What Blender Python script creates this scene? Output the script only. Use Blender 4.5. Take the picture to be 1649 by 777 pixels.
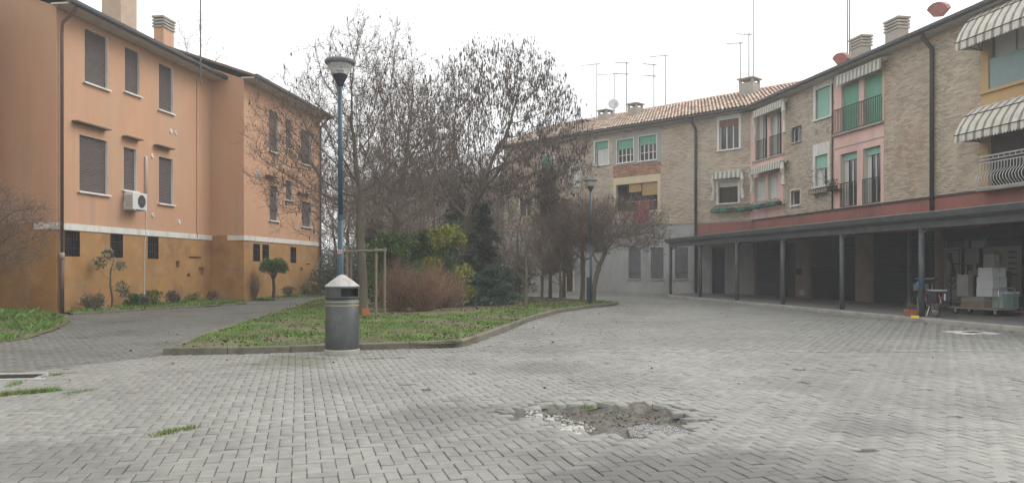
import bpy, math, random
import numpy as np
from mathutils import Vector, Matrix

# ------------------------------------------------------------------ camera, sky, sun
S = bpy.context.scene
COL = S.collection
for o in list(bpy.data.objects):
    bpy.data.objects.remove(o)
F, CX, HZ, H = 1240.0, 824.5, 433.0, 1.40          # focal length in photo pixels, centre column, horizon row, eye height
cam_d = bpy.data.cameras.new('camera')
cam = bpy.data.objects.new('camera', cam_d)
COL.objects.link(cam)
cam.location = (0, 0, H)
cam.rotation_euler = (math.radians(90), 0, 0)
cam_d.sensor_width = 36.0
cam_d.lens = 36.0 * F / 1649.0
cam_d.shift_y = (HZ - 388.5) / 1649.0
cam_d.clip_end = 1500
S.camera = cam

SUN_EL, SUN_AZ = 45.0, 70.0                         # azimuth clockwise from +Y
W = bpy.data.worlds.new('World')
S.world = W
W.use_nodes = True
wn, wl = W.node_tree.nodes, W.node_tree.links
wn.clear()
sky = wn.new('ShaderNodeTexSky')
sky.sky_type = 'NISHITA'
sky.sun_disc = False
sky.sun_elevation = math.radians(SUN_EL)
sky.sun_rotation = math.radians(SUN_AZ)
sky.air_density, sky.dust_density, sky.ozone_density = 1.0, 5.0, 1.0
hs = wn.new('ShaderNodeHueSaturation')
hs.inputs['Saturation'].default_value = 0.12
mx = wn.new('ShaderNodeMix')
mx.data_type = 'RGBA'
mx.inputs['Factor'].default_value = 0.8               # an even white cloud deck over the clear sky
mx.inputs['B'].default_value = (12.4, 12.6, 12.7, 1)
bg = wn.new('ShaderNodeBackground')
bg.inputs['Strength'].default_value = 0.1
wo = wn.new('ShaderNodeOutputWorld')
wl.new(sky.outputs[0], hs.inputs['Color'])
wl.new(hs.outputs[0], mx.inputs['A'])
wl.new(mx.outputs['Result'], bg.inputs['Color'])
wl.new(bg.outputs[0], wo.inputs['Surface'])
sun_d = bpy.data.lights.new('sun', 'SUN')
sun_d.energy = 1.3
sun_d.angle = math.radians(40)
sun_d.color = (1.0, 0.97, 0.93)
sun = bpy.data.objects.new('sun', sun_d)
COL.objects.link(sun)
_a, _e = math.radians(SUN_AZ), math.radians(SUN_EL)
sun.rotation_euler = Vector((-math.sin(_a) * math.cos(_e), -math.cos(_a) * math.cos(_e), -math.sin(_e))).to_track_quat('-Z', 'Y').to_euler()
S.view_settings.view_transform = 'Standard'
S.view_settings.look = 'None'
S.view_settings.exposure = 0.42
S.view_settings.gamma = 1.0
S.view_settings.use_curve_mapping = False
S.cycles.use_denoising = True
S.cycles.denoising_prefilter = 'NONE'
S.cycles.max_bounces = 6
S.cycles.transparent_max_bounces = 12
S.cycles.volume_bounces = 1

# ------------------------------------------------------------------ helpers
R = math.radians
rng = np.random.default_rng(7)
random.seed(7)

def G(px, py, z=0.0):
    """ground point (at height z) seen at a pixel of the photograph"""
    y = (H - z) * F / (py - HZ)
    return ((px - CX) / F * y, y)

def AT(px, py, y):
    return ((px - CX) / F * y, y, H + (HZ - py) / F * y)

class MB:
    def __init__(self):
        self.v, self.f = [], []
    def add(self, vs, fs):
        n = len(self.v)
        self.v.extend([tuple(p) for p in vs])
        self.f.extend([tuple(i + n for i in f) for f in fs])
        return self
    def box(self, x0, x1, y0, y1, z0, z1):
        return self.add([(x0, y0, z0), (x1, y0, z0), (x1, y1, z0), (x0, y1, z0), (x0, y0, z1), (x1, y0, z1), (x1, y1, z1), (x0, y1, z1)],
                        [(3, 2, 1, 0), (4, 5, 6, 7), (0, 1, 5, 4), (1, 2, 6, 5), (2, 3, 7, 6), (3, 0, 4, 7)])
    def cbox(self, x0, x1, y0, y1, z0, z1, c=0.01):
        """box whose top edges are chamfered"""
        return self.add([(x0, y0, z0), (x1, y0, z0), (x1, y1, z0), (x0, y1, z0), (x0, y0, z1 - c), (x1, y0, z1 - c), (x1, y1, z1 - c), (x0, y1, z1 - c),
                         (x0 + c, y0 + c, z1), (x1 - c, y0 + c, z1), (x1 - c, y1 - c, z1), (x0 + c, y1 - c, z1)],
                        [(3, 2, 1, 0), (0, 1, 5, 4), (1, 2, 6, 5), (2, 3, 7, 6), (3, 0, 4, 7), (4, 5, 9, 8), (5, 6, 10, 9), (6, 7, 11, 10), (7, 4, 8, 11), (8, 9, 10, 11)])
    def obox(self, c, ax, ay, az):
        c, ax, ay, az = map(Vector, (c, ax, ay, az))
        vs = [c + sx * ax + sy * ay + sz * az for sz in (-1, 1) for sx, sy in ((-1, -1), (1, -1), (1, 1), (-1, 1))]
        return self.add(vs, [(3, 2, 1, 0), (4, 5, 6, 7), (0, 1, 5, 4), (1, 2, 6, 5), (2, 3, 7, 6), (3, 0, 4, 7)])
    def tube(self, pts, rad, n=8, cap=True):
        pts = [Vector(p) for p in pts]
        if not hasattr(rad, '__len__'):
            rad = [rad] * len(pts)
        b = len(self.v)
        prev = None
        for i, p in enumerate(pts):
            t = (pts[min(i + 1, len(pts) - 1)] - pts[max(i - 1, 0)])
            t = t.normalized() if t.length > 1e-9 else Vector((0, 0, 1))
            if prev is None:
                a = t.orthogonal().normalized()
            else:
                a = prev - t * prev.dot(t)
                a = a.normalized() if a.length > 1e-6 else t.orthogonal().normalized()
            prev = a
            c = t.cross(a)
            for k in range(n):
                an = 2 * math.pi * k / n
                self.v.append(tuple(p + (a * math.cos(an) + c * math.sin(an)) * rad[i]))
        for i in range(len(pts) - 1):
            for k in range(n):
                k2 = (k + 1) % n
                self.f.append((b + i * n + k, b + i * n + k2, b + (i + 1) * n + k2, b + (i + 1) * n + k))
        if cap:
            self.f.append(tuple(b + k for k in reversed(range(n))))
            self.f.append(tuple(b + (len(pts) - 1) * n + k for k in range(n)))
        return self
    def lathe(self, prof, n=24, c=(0, 0, 0), cap=True):
        b = len(self.v)
        for r, z in prof:
            for k in range(n):
                a = 2 * math.pi * k / n
                self.v.append((c[0] + r * math.cos(a), c[1] + r * math.sin(a), c[2] + z))
        for i in range(len(prof) - 1):
            for k in range(n):
                k2 = (k + 1) % n
                self.f.append((b + i * n + k, b + i * n + k2, b + (i + 1) * n + k2, b + (i + 1) * n + k))
        if cap:
            self.f.append(tuple(b + k for k in reversed(range(n))))
            self.f.append(tuple(b + (len(prof) - 1) * n + k for k in range(n)))
        return self
    def prism(self, poly, z0, z1):
        n = len(poly)
        return self.add([(x, y, z0) for x, y in poly] + [(x, y, z1) for x, y in poly],
                        [tuple(reversed(range(n))), tuple(range(n, 2 * n))] + [(i, (i + 1) % n, n + (i + 1) % n, n + i) for i in range(n)])
    def quad(self, a, b, c, d):
        return self.add([a, b, c, d], [(0, 1, 2, 3)])
    def build(self, name, mat, parent=None, smooth=False, loc=None):
        me = bpy.data.meshes.new(name)
        me.from_pydata(self.v, [], self.f)
        return finish(me, name, mat, parent, smooth, loc)

def finish(me, name, mat, parent=None, smooth=False, loc=None):
    if mat is not None:
        me.materials.append(M[mat] if isinstance(mat, str) else mat)
    if smooth:
        me.polygons.foreach_set('use_smooth', np.ones(len(me.polygons), dtype=bool))
    me.update()
    o = bpy.data.objects.new(name, me)
    COL.objects.link(o)
    if parent is not None:
        o.parent = parent
    if loc is not None:
        o.location = loc
    return o

def np_mesh(name, V, loops, nper, mat, parent=None, smooth=False):
    """V (n,3); loops flat vertex index array; nper: vertices of each face (int, or array)"""
    V = np.ascontiguousarray(V, dtype=np.float32)
    loops = np.ascontiguousarray(loops, dtype=np.int32).ravel()
    if np.isscalar(nper):
        nper = np.full(len(loops) // nper, nper, dtype=np.int32)
    me = bpy.data.meshes.new(name)
    me.vertices.add(len(V))
    me.vertices.foreach_set('co', V.ravel())
    me.loops.add(len(loops))
    me.loops.foreach_set('vertex_index', loops)
    me.polygons.add(len(nper))
    st = np.zeros(len(nper), dtype=np.int32)
    st[1:] = np.cumsum(nper)[:-1]
    me.polygons.foreach_set('loop_start', st)
    me.polygons.foreach_set('loop_total', nper.astype(np.int32))
    me.update(calc_edges=True)
    me.validate()
    return finish(me, name, mat, parent, smooth)

def tag(o, label=None, cat=None, group=None, kind=None):
    if label: o['label'] = label
    if cat: o['category'] = cat
    if group: o['group'] = group
    if kind: o['kind'] = kind
    return o

def thing(name, label, cat, loc=(0, 0, 0), rotz=0.0, group=None):
    o = bpy.data.objects.new(name, None)
    COL.objects.link(o)
    o.empty_display_size = 0.2
    o.location = loc if len(loc) == 3 else (loc[0], loc[1], 0)
    o.rotation_euler = (0, 0, rotz)
    return tag(o, label, cat, group)

def holder(name, parent=None):
    o = bpy.data.objects.new(name, None)
    COL.objects.link(o)
    if parent: o.parent = parent
    return o

def copy_of(o, name, loc, rot=None, parent=None):
    c = bpy.data.objects.new(name, o.data)
    COL.objects.link(c)
    c.location = loc
    if rot is not None: c.rotation_euler = rot
    if parent: c.parent = parent
    return c

# ------------------------------------------------------------------ materials
M = {}
def mat(name, col, rough=0.8, var=0.12, scale=4.0, stretch=(1, 1, 1), bump=0.0, bscale=40.0, rand=0.0, metal=0.0, spec=0.3,
        dirt=None, dirt_amt=0.0, dirt_scale=1.0, trans=0.0, col2=None, col2_lo=0.5, col2_hi=0.65, col2_scale=1.0, streak=None, streak_amt=0.0):
    m = bpy.data.materials.new(name)
    m.use_nodes = True
    N, L = m.node_tree.nodes, m.node_tree.links
    b = N['Principled BSDF']
    b.inputs['Roughness'].default_value = rough
    b.inputs['Metallic'].default_value = metal
    b.inputs['Specular IOR Level'].default_value = spec
    geo = N.new('ShaderNodeNewGeometry')
    mp = N.new('ShaderNodeMapping')
    mp.inputs['Scale'].default_value = stretch
    L.new(geo.outputs['Position'], mp.inputs['Vector'])
    def noise(sc, det=5, rgh=0.6, vec=None):
        n = N.new('ShaderNodeTexNoise')
        n.inputs['Scale'].default_value = sc
        n.inputs['Detail'].default_value = det
        n.inputs['Roughness'].default_value = rgh
        L.new(vec or mp.outputs[0], n.inputs['Vector'])
        return n.outputs['Fac']
    def mrange(fac, a, bb, c, d):
        r = N.new('ShaderNodeMapRange')
        r.inputs[1].default_value, r.inputs[2].default_value, r.inputs[3].default_value, r.inputs[4].default_value = a, bb, c, d
        L.new(fac, r.inputs[0])
        return r.outputs[0]
    def mixc(fac, a, bb, mode='MIX'):
        x = N.new('ShaderNodeMix')
        x.data_type = 'RGBA'
        x.blend_type = mode
        if isinstance(fac, float): x.inputs['Factor'].default_value = fac
        else: L.new(fac, x.inputs['Factor'])
        for key, val in (('A', a), ('B', bb)):
            if isinstance(val, tuple): x.inputs[key].default_value = (*val[:3], 1)
            else: L.new(val, x.inputs[key])
        return x.outputs['Result']
    c = tuple(col)
    if col2 is not None:
        c = mixc(mrange(noise(col2_scale), col2_lo, col2_hi, 0, 1), c, tuple(col2))
    if var:
        v = mrange(noise(scale), 0.25, 0.75, 1 - var, 1 + var)
        cm = N.new('ShaderNodeCombineColor')
        for i in range(3): L.new(v, cm.inputs[i])
        c = mixc(1.0, c, cm.outputs[0], 'MULTIPLY')
    if rand:
        oi = N.new('ShaderNodeObjectInfo')
        ad = N.new('ShaderNodeMath'); ad.operation = 'ADD'
        L.new(oi.outputs['Random'], ad.inputs[0]); L.new(geo.outputs['Random Per Island'], ad.inputs[1])
        fr = N.new('ShaderNodeMath'); fr.operation = 'FRACT'
        L.new(ad.outputs[0], fr.inputs[0])
        v = mrange(fr.outputs[0], 0, 1, 1 - rand, 1 + rand)
        cm = N.new('ShaderNodeCombineColor')
        for i in range(3): L.new(v, cm.inputs[i])
        c = mixc(1.0, c, cm.outputs[0], 'MULTIPLY')
    if dirt is not None:
        d = mrange(noise(dirt_scale, 8, 0.65), 0.48, 0.72, 0, dirt_amt)
        c = mixc(d, c, tuple(dirt))
    if streak is not None:                                # rain streaks: noise drawn out down the wall, broken up by a broad one
        m2 = N.new('ShaderNodeMapping'); m2.inputs['Scale'].default_value = (2.2, 2.2, 0.10)
        L.new(geo.outputs['Position'], m2.inputs['Vector'])
        a1 = mrange(noise(1.0, 6, 0.6, m2.outputs[0]), 0.50, 0.70, 0, 1)
        a2 = mrange(noise(0.35, 3, 0.5), 0.40, 0.62, 0.15, 1)
        mu = N.new('ShaderNodeMath'); mu.operation = 'MULTIPLY'
        L.new(a1, mu.inputs[0]); L.new(a2, mu.inputs[1])
        c = mixc(mrange(mu.outputs[0], 0, 1, 0, streak_amt), c, tuple(streak))
    if isinstance(c, tuple): b.inputs['Base Color'].default_value = (*c[:3], 1)
    else: L.new(c, b.inputs['Base Color'])
    if bump:
        bp = N.new('ShaderNodeBump')
        bp.inputs['Strength'].default_value = bump
        bp.inputs['Distance'].default_value = 0.02
        L.new(noise(bscale, 6, 0.65), bp.inputs['Height'])
        L.new(bp.outputs[0], b.inputs['Normal'])
    if trans:
        b.inputs['Transmission Weight'].default_value = trans
    M[name] = m
    m['_mix'] = 1
    return m

def stain(name, spots):
    """adds dirt stains of their own shape to a material: spots = (x, y, radius, strength, colour)"""
    m = M[name]
    N, L = m.node_tree.nodes, m.node_tree.links
    b = N['Principled BSDF']
    src = b.inputs['Base Color'].links[0].from_socket
    geo = N.new('ShaderNodeNewGeometry')
    nz = N.new('ShaderNodeTexNoise')
    nz.inputs['Scale'].default_value = 1.6
    nz.inputs['Detail'].default_value = 7
    nz.inputs['Roughness'].default_value = 0.62
    L.new(geo.outputs['Position'], nz.inputs['Vector'])
    for x, y, r, k, col in spots:
        d = N.new('ShaderNodeVectorMath'); d.operation = 'DISTANCE'
        L.new(geo.outputs['Position'], d.inputs[0])
        d.inputs[1].default_value = (x, y, 0)
        a = N.new('ShaderNodeMapRange')
        a.inputs[1].default_value, a.inputs[2].default_value, a.inputs[3].default_value, a.inputs[4].default_value = 0, r, 0.55, -0.35
        L.new(d.outputs['Value'], a.inputs[0])
        s = N.new('ShaderNodeMath'); s.operation = 'ADD'
        L.new(a.outputs[0], s.inputs[0]); L.new(nz.outputs['Fac'], s.inputs[1])
        q = N.new('ShaderNodeMapRange')
        q.inputs[1].default_value, q.inputs[2].default_value, q.inputs[3].default_value, q.inputs[4].default_value = 0.55, 0.85, 0, k
        L.new(s.outputs[0], q.inputs[0])
        x_ = N.new('ShaderNodeMix'); x_.data_type = 'RGBA'
        L.new(q.outputs[0], x_.inputs['Factor']); L.new(src, x_.inputs['A'])
        x_.inputs['B'].default_value = (*col, 1)
        src = x_.outputs['Result']
    L.new(src, b.inputs['Base Color'])

mat('joint_sand', (0.10, 0.095, 0.08), 0.95, 0.3, 9, bump=0.5, bscale=120)
mat('paver', (0.250, 0.246, 0.221), 0.58, 0.18, 9, rand=0.11, bump=0.25, bscale=220, spec=0.5, dirt=(0.12, 0.116, 0.10), dirt_amt=0.6, dirt_scale=0.6, col2=(0.205, 0.201, 0.18), col2_scale=0.28, col2_lo=0.42, col2_hi=0.6)
stain('paver', [(1.3, 5.0, 2.9, 0.75, (0.085, 0.08, 0.076)), (3.2, 6.9, 1.1, 0.6, (0.11, 0.105, 0.10)), (-3.4, 11.6, 1.6, 0.65, (0.10, 0.105, 0.06)),
                (0.5, 11.0, 1.6, 0.55, (0.12, 0.115, 0.10)), (-0.6, 7.4, 1.6, 0.6, (0.10, 0.097, 0.09)), (-3.6, 5.4, 2.2, 0.55, (0.10, 0.098, 0.09)), (3.6, 9.6, 1.8, 0.4, (0.12, 0.115, 0.105))])
mat('path_paver', (0.17, 0.168, 0.15), 0.85, 0.14, 8, rand=0.10, bump=0.25, bscale=200, dirt=(0.085, 0.085, 0.07), dirt_amt=0.75, dirt_scale=0.5)
mat('kerb', (0.17, 0.155, 0.12), 0.9, 0.25, 6, bump=0.5, bscale=60, rand=0.1, dirt=(0.05, 0.055, 0.03), dirt_amt=0.8, dirt_scale=2.2)
mat('arcade_kerb', (0.36, 0.345, 0.31), 0.85, 0.15, 5, bump=0.3, bscale=60, rand=0.06, dirt=(0.17, 0.15, 0.11), dirt_amt=0.6, dirt_scale=1.2)
mat('arcade_floor', (0.20, 0.195, 0.185), 0.7, 0.12, 3, bump=0.2, bscale=60)
mat('soil', (0.125, 0.10, 0.068), 0.95, 0.4, 5, bump=0.9, bscale=30, col2=(0.115, 0.145, 0.05), col2_scale=0.9, col2_lo=0.42, col2_hi=0.6)
mat('pit_soil', (0.145, 0.134, 0.114), 0.95, 0.35, 14, bump=0.9, bscale=90, col2=(0.19, 0.178, 0.152), col2_scale=3.5)
mat('grass', (0.135, 0.228, 0.058), 0.7, 0.35, 1.3, rand=0.45, col2=(0.23, 0.235, 0.09), col2_scale=1.1, col2_lo=0.52, col2_hi=0.70)
mat('litter', (0.075, 0.045, 0.028), 0.8, 0.2, 8, rand=0.6)
mat('gravel', (0.33, 0.32, 0.315), 0.85, 0.2, 30, rand=0.45)
mat('white_rubble', (0.44, 0.43, 0.40), 0.85, 0.2, 20, bump=0.5, bscale=60)
mat('mortar_line', (0.50, 0.49, 0.45), 0.9, 0.25, 14, bump=0.4, bscale=60)
# left buildings
mat('orange_plaster', (0.52, 0.298, 0.182), 0.9, 0.07, 1.4, stretch=(1, 1, 0.35), bump=0.12, bscale=90, dirt=(0.44, 0.31, 0.21), dirt_amt=0.8, dirt_scale=0.6, streak=(0.36, 0.255, 0.18), streak_amt=0.75)
mat('ochre_plaster', (0.37, 0.20, 0.075), 0.92, 0.16, 1.7, bump=0.25, bscale=50, dirt=(0.42, 0.31, 0.19), dirt_amt=0.5, dirt_scale=1.6, col2=(0.27, 0.145, 0.06), col2_scale=0.6, streak=(0.27, 0.17, 0.09), streak_amt=0.4)
mat('white_trim', (0.66, 0.65, 0.61), 0.7, 0.10, 3, stretch=(1, 1, 0.4), dirt=(0.40, 0.38, 0.33), dirt_amt=0.6, dirt_scale=2.0)
mat('brown_shutter', (0.115, 0.088, 0.082), 0.6, 0.12, 5, rand=0.05)
mat('dark_gutter', (0.045, 0.045, 0.048), 0.5, 0.2, 3, spec=0.4)
mat('brown_pipe', (0.10, 0.06, 0.05), 0.5, 0.2, 3, spec=0.4)
mat('soffit', (0.50, 0.48, 0.44), 0.85, 0.12, 2)
mat('dark_glass', (0.018, 0.02, 0.022), 0.08, 0.0, spec=0.6)
mat('iron', (0.035, 0.033, 0.032), 0.55, 0.2, 6, metal=0.4)
mat('concrete', (0.33, 0.31, 0.27), 0.9, 0.2, 4, bump=0.4, bscale=50, dirt=(0.16, 0.15, 0.12), dirt_amt=0.7, dirt_scale=2)
mat('roof_tile', (0.50, 0.315, 0.225), 0.9, 0.25, 3, rand=0.35, col2=(0.56, 0.46, 0.37), col2_scale=2.5, col2_lo=0.38, col2_hi=0.58, dirt=(0.16, 0.13, 0.10), dirt_amt=0.5, dirt_scale=1.8)
mat('pale_stack', (0.44, 0.33, 0.25), 0.9, 0.12, 2)
mat('roof_under', (0.16, 0.12, 0.09), 0.9)
# right buildings
mat('mortar', (0.50, 0.455, 0.375), 0.95, 0.15, 3, bump=0.3, bscale=60)
mat('brick', (0.45, 0.375, 0.285), 0.92, 0.12, 1.1, rand=0.24, bump=0.15, bscale=50, col2=(0.44, 0.31, 0.215), col2_scale=0.45, col2_lo=0.52, col2_hi=0.72, dirt=(0.52, 0.47, 0.385), dirt_amt=0.65, dirt_scale=0.8)
mat('red_brick', (0.40, 0.215, 0.14), 0.92, 0.2, 2, rand=0.3, bump=0.3, bscale=60)
mat('pink_plaster', (0.69, 0.455, 0.405), 0.9, 0.08, 1.5, stretch=(1, 1, 0.4), dirt=(0.42, 0.28, 0.24), dirt_amt=0.5, dirt_scale=1.2)
mat('yellow_plaster', (0.49, 0.33, 0.16), 0.9, 0.08, 1.5, stretch=(1, 1, 0.4), dirt=(0.36, 0.26, 0.15), dirt_amt=0.5, dirt_scale=1.2)
mat('cream_plaster', (0.60, 0.50, 0.34), 0.9, 0.08, 2)
mat('red_band', (0.29, 0.115, 0.09), 0.85, 0.16, 1.2, stretch=(1, 1, 0.4), dirt=(0.13, 0.075, 0.07), dirt_amt=0.75, dirt_scale=0.9)
mat('grey_render', (0.36, 0.355, 0.34), 0.9, 0.14, 1.2, stretch=(1, 1, 0.5), dirt=(0.17, 0.17, 0.165), dirt_amt=0.6, dirt_scale=0.8)
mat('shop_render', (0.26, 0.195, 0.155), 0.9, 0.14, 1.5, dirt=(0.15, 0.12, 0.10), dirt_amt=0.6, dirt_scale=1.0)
mat('green_shutter', (0.18, 0.43, 0.31), 0.6, 0.06, 3)
mat('pale_green_shutter', (0.30, 0.56, 0.45), 0.6, 0.06, 3)
mat('brown_box', (0.26, 0.13, 0.085), 0.6, 0.1, 4)
mat('grey_shutter', (0.125, 0.13, 0.13), 0.6, 0.14, 3, spec=0.4)
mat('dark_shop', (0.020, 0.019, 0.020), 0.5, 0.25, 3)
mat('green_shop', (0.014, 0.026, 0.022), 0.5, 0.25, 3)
mat('blue_door', (0.028, 0.032, 0.055), 0.5, 0.2, 3)
mat('brown_door', (0.05, 0.034, 0.026), 0.5, 0.2, 3)
mat('canopy_metal', (0.075, 0.085, 0.085), 0.5, 0.18, 2.2, spec=0.4, dirt=(0.16, 0.165, 0.15), dirt_amt=0.5, dirt_scale=3)
mat('post_metal', (0.065, 0.078, 0.088), 0.45, 0.2, 3, spec=0.4, dirt=(0.17, 0.165, 0.12), dirt_amt=0.5, dirt_scale=1.6)
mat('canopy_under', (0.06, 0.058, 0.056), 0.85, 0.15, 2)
mat('curtain', (0.55, 0.56, 0.54), 0.9, 0.12, 8, stretch=(6, 6, 0.3))
mat('awning_light', (0.60, 0.57, 0.50), 0.85, 0.10, 5, dirt=(0.34, 0.33, 0.29), dirt_amt=0.5, dirt_scale=3)
mat('awning_dark', (0.235, 0.215, 0.185), 0.85, 0.12, 5)
mat('awning_green', (0.27, 0.285, 0.25), 0.85, 0.12, 5)
mat('white_metal', (0.62, 0.62, 0.61), 0.45, 0.08, 5, spec=0.5)
mat('mast', (0.10, 0.10, 0.10), 0.6, 0.1)
mat('grey_metal', (0.25, 0.25, 0.25), 0.45, 0.15, 5, metal=0.5)
mat('dish', (0.52, 0.53, 0.53), 0.5, 0.08, 5)
mat('teal_glass', (0.20, 0.29, 0.28), 0.3, 0.1, 3)
mat('red_tin', (0.29, 0.12, 0.10), 0.6, 0.2, 5, dirt=(0.30, 0.24, 0.22), dirt_amt=0.5, dirt_scale=6)
mat('red_cloth', (0.50, 0.09, 0.13), 0.85, 0.12, 6)
mat('bamboo', (0.43, 0.29, 0.14), 0.85, 0.15, 8)
# trees and plants
mat('bark', (0.135, 0.115, 0.09), 0.95, 0.3, 5, stretch=(1, 1, 0.3), bump=0.8, bscale=30, dirt=(0.11, 0.125, 0.065), dirt_amt=0.6, dirt_scale=1.4)
mat('dark_bark', (0.075, 0.064, 0.055), 0.95, 0.3, 6, bump=0.6, bscale=30)
mat('twig', (0.15, 0.118, 0.098), 0.9, 0.2, 3)
mat('pod', (0.085, 0.062, 0.055), 0.85, 0.2, 3, rand=0.4)
mat('dry_leaf', (0.15, 0.088, 0.055), 0.85, 0.2, 3, rand=0.45)
mat('red_twig', (0.215, 0.13, 0.088), 0.9, 0.2, 2, rand=0.4)
mat('laurel', (0.075, 0.14, 0.036), 0.55, 0.3, 2, rand=0.5, spec=0.4)
mat('yellow_leaf', (0.24, 0.25, 0.06), 0.6, 0.3, 2, rand=0.5)
mat('fir', (0.10, 0.15, 0.125), 0.65, 0.3, 3, rand=0.5)
mat('dark_needle', (0.092, 0.112, 0.092), 0.75, 0.3, 2, rand=0.5)
mat('cypress', (0.15, 0.145, 0.085), 0.8, 0.35, 1.5, rand=0.45)
mat('grey_leaf', (0.14, 0.155, 0.10), 0.7, 0.3, 2, rand=0.5)
mat('stake_wood', (0.21, 0.18, 0.135), 0.9, 0.25, 5, stretch=(3, 3, 0.4), bump=0.4, bscale=40)
# street furniture
mat('bin_grey', (0.050, 0.058, 0.058), 0.42, 0.2, 3, spec=0.45, dirt=(0.12, 0.115, 0.10), dirt_amt=0.6, dirt_scale=4, streak=(0.10, 0.10, 0.09), streak_amt=0.5)
mat('bin_top', (0.38, 0.38, 0.365), 0.6, 0.10, 5, dirt=(0.24, 0.17, 0.12), dirt_amt=0.75, dirt_scale=7)
mat('black', (0.012, 0.012, 0.013), 0.6, 0)
mat('bin_yellow', (0.45, 0.35, 0.10), 0.6, 0.1)
mat('lamp_blue', (0.030, 0.062, 0.088), 0.45, 0.15, 3, spec=0.45)
mat('lamp_dark', (0.030, 0.034, 0.044), 0.5, 0.1, 3)
mat('lamp_lid', (0.16, 0.17, 0.18), 0.6, 0.12, 4)
mat('sticker', (0.55, 0.42, 0.38), 0.7, 0.1)
mat('sticker_red', (0.50, 0.13, 0.08), 0.7, 0.1)
mat('orange_plastic', (0.42, 0.14, 0.07), 0.6, 0.15, 8)
mat('terracotta', (0.36, 0.13, 0.07), 0.8, 0.2, 6)
mat('yellow_plastic', (0.75, 0.62, 0.04), 0.5, 0.05)
mat('blue_plastic', (0.03, 0.22, 0.58), 0.5, 0.08)
mat('white_plastic', (0.60, 0.61, 0.60), 0.55, 0.06)
mat('rubber', (0.02, 0.02, 0.02), 0.8, 0.1)
mat('chrome', (0.55, 0.55, 0.55), 0.3, 0.05, metal=0.8)
mat('red_paint', (0.36, 0.035, 0.035), 0.4, 0.1)
mat('pannier', (0.028, 0.024, 0.034), 0.7, 0.15)
mat('pannier_grey', (0.33, 0.31, 0.33), 0.7, 0.1)
mat('white_box', (0.50, 0.51, 0.52), 0.7, 0.05, 4)
mat('pale_green', (0.40, 0.46, 0.38), 0.7, 0.08)
mat('grey_card', (0.22, 0.21, 0.19), 0.85, 0.15)
mat('wood_pallet', (0.20, 0.155, 0.11), 0.9, 0.25, 5)
mat('poster', (0.20, 0.21, 0.195), 0.5, 0.05, 2)
mat('poster_dark', (0.055, 0.05, 0.05), 0.6, 0.15)
mat('poster_green', (0.30, 0.38, 0.30), 0.6, 0.15, 3)
mat('poster_brown', (0.20, 0.10, 0.075), 0.6, 0.4, 12)
mat('flower_box', (0.035, 0.05, 0.042), 0.7, 0.25, 8)
mat('flower_box_green', (0.04, 0.18, 0.10), 0.7, 0.2, 8)
# clear glass of the street lamps
gm = bpy.data.materials.new('lamp_glass')
gm.use_nodes = True
N_, L_ = gm.node_tree.nodes, gm.node_tree.links
b_ = N_['Principled BSDF']
b_.inputs['Base Color'].default_value = (0.60, 0.61, 0.55, 1)
b_.inputs['Roughness'].default_value = 0.25
b_.inputs['Alpha'].default_value = 0.34
M['lamp_glass'] = gm

# ------------------------------------------------------------------ ground plan
def in_poly(P, poly):
    P = np.asarray(P, dtype=float)
    x, y = P[:, 0], P[:, 1]
    c = np.zeros(len(P), dtype=bool)
    n = len(poly)
    for i in range(n):
        x1, y1 = poly[i]; x2, y2 = poly[(i + 1) % n]
        if y1 == y2: continue
        k = ((y1 > y) != (y2 > y)) & (x < (x2 - x1) * (y - y1) / (y2 - y1) + x1)
        c ^= k
    return c

# frames of the facades: origin, unit vector left-to-right as seen from outside; outward normal n
class Frame:
    def __init__(self, ox, oy, ang):
        self.o = (ox, oy)
        self.ang = ang
        self.u = (math.cos(ang), math.sin(ang))
        self.n = (math.sin(ang), -math.cos(ang))
    def s(self, px, d=0.0):
        k = (px - CX) / F
        ox, oy = self.o[0] + self.n[0] * d, self.o[1] + self.n[1] * d
        return (k * oy - ox) / (self.u[0] - k * self.u[1])
    def y(self, s, d=0.0):
        return self.o[1] + self.u[1] * s + self.n[1] * d
    def z(self, px, py, d=0.0):
        return H + (HZ - py) / F * self.y(self.s(px, d), d)
    def w(self, s, d=0.0):
        return (self.o[0] + self.u[0] * s + self.n[0] * d, self.o[1] + self.u[1] * s + self.n[1] * d)
    def rect(self, pl, pr, pt, pb, d=0.0):
        return (self.s(pl, d), self.s(pr, d), self.z(pl, pb, d), self.z(pl, pt, d))

FA = Frame(-14.26, 24.1, R(82.8))                       # near orange block
SA = FA.s(341)
_p = FA.w(SA, 1.47)
FA2 = Frame(_p[0], _p[1], R(82.8))                      # next orange block
SA2 = FA2.s(515)
_p = FA2.w(SA2, 0.7)
FA3 = Frame(_p[0], _p[1], R(82.8))
_bx, _by = 12.39, 39.56                                 # the bend of the brick building
L1 = 18.3
FB1 = Frame(_bx - L1 * math.cos(R(-45)), _by - L1 * math.sin(R(-45)), R(-45))
FB2 = Frame(_bx, _by, R(-80))
L2 = 23.0
P0 = (11.33, 21.3)                                      # the porch post by the bicycle
UP = (-0.1736, 0.985)
def porch(s, d=0.0):                                    # s away from the camera, d outward to the plaza
    return (P0[0] + UP[0] * s - UP[1] * d, P0[1] + UP[1] * s + UP[0] * d)

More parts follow.
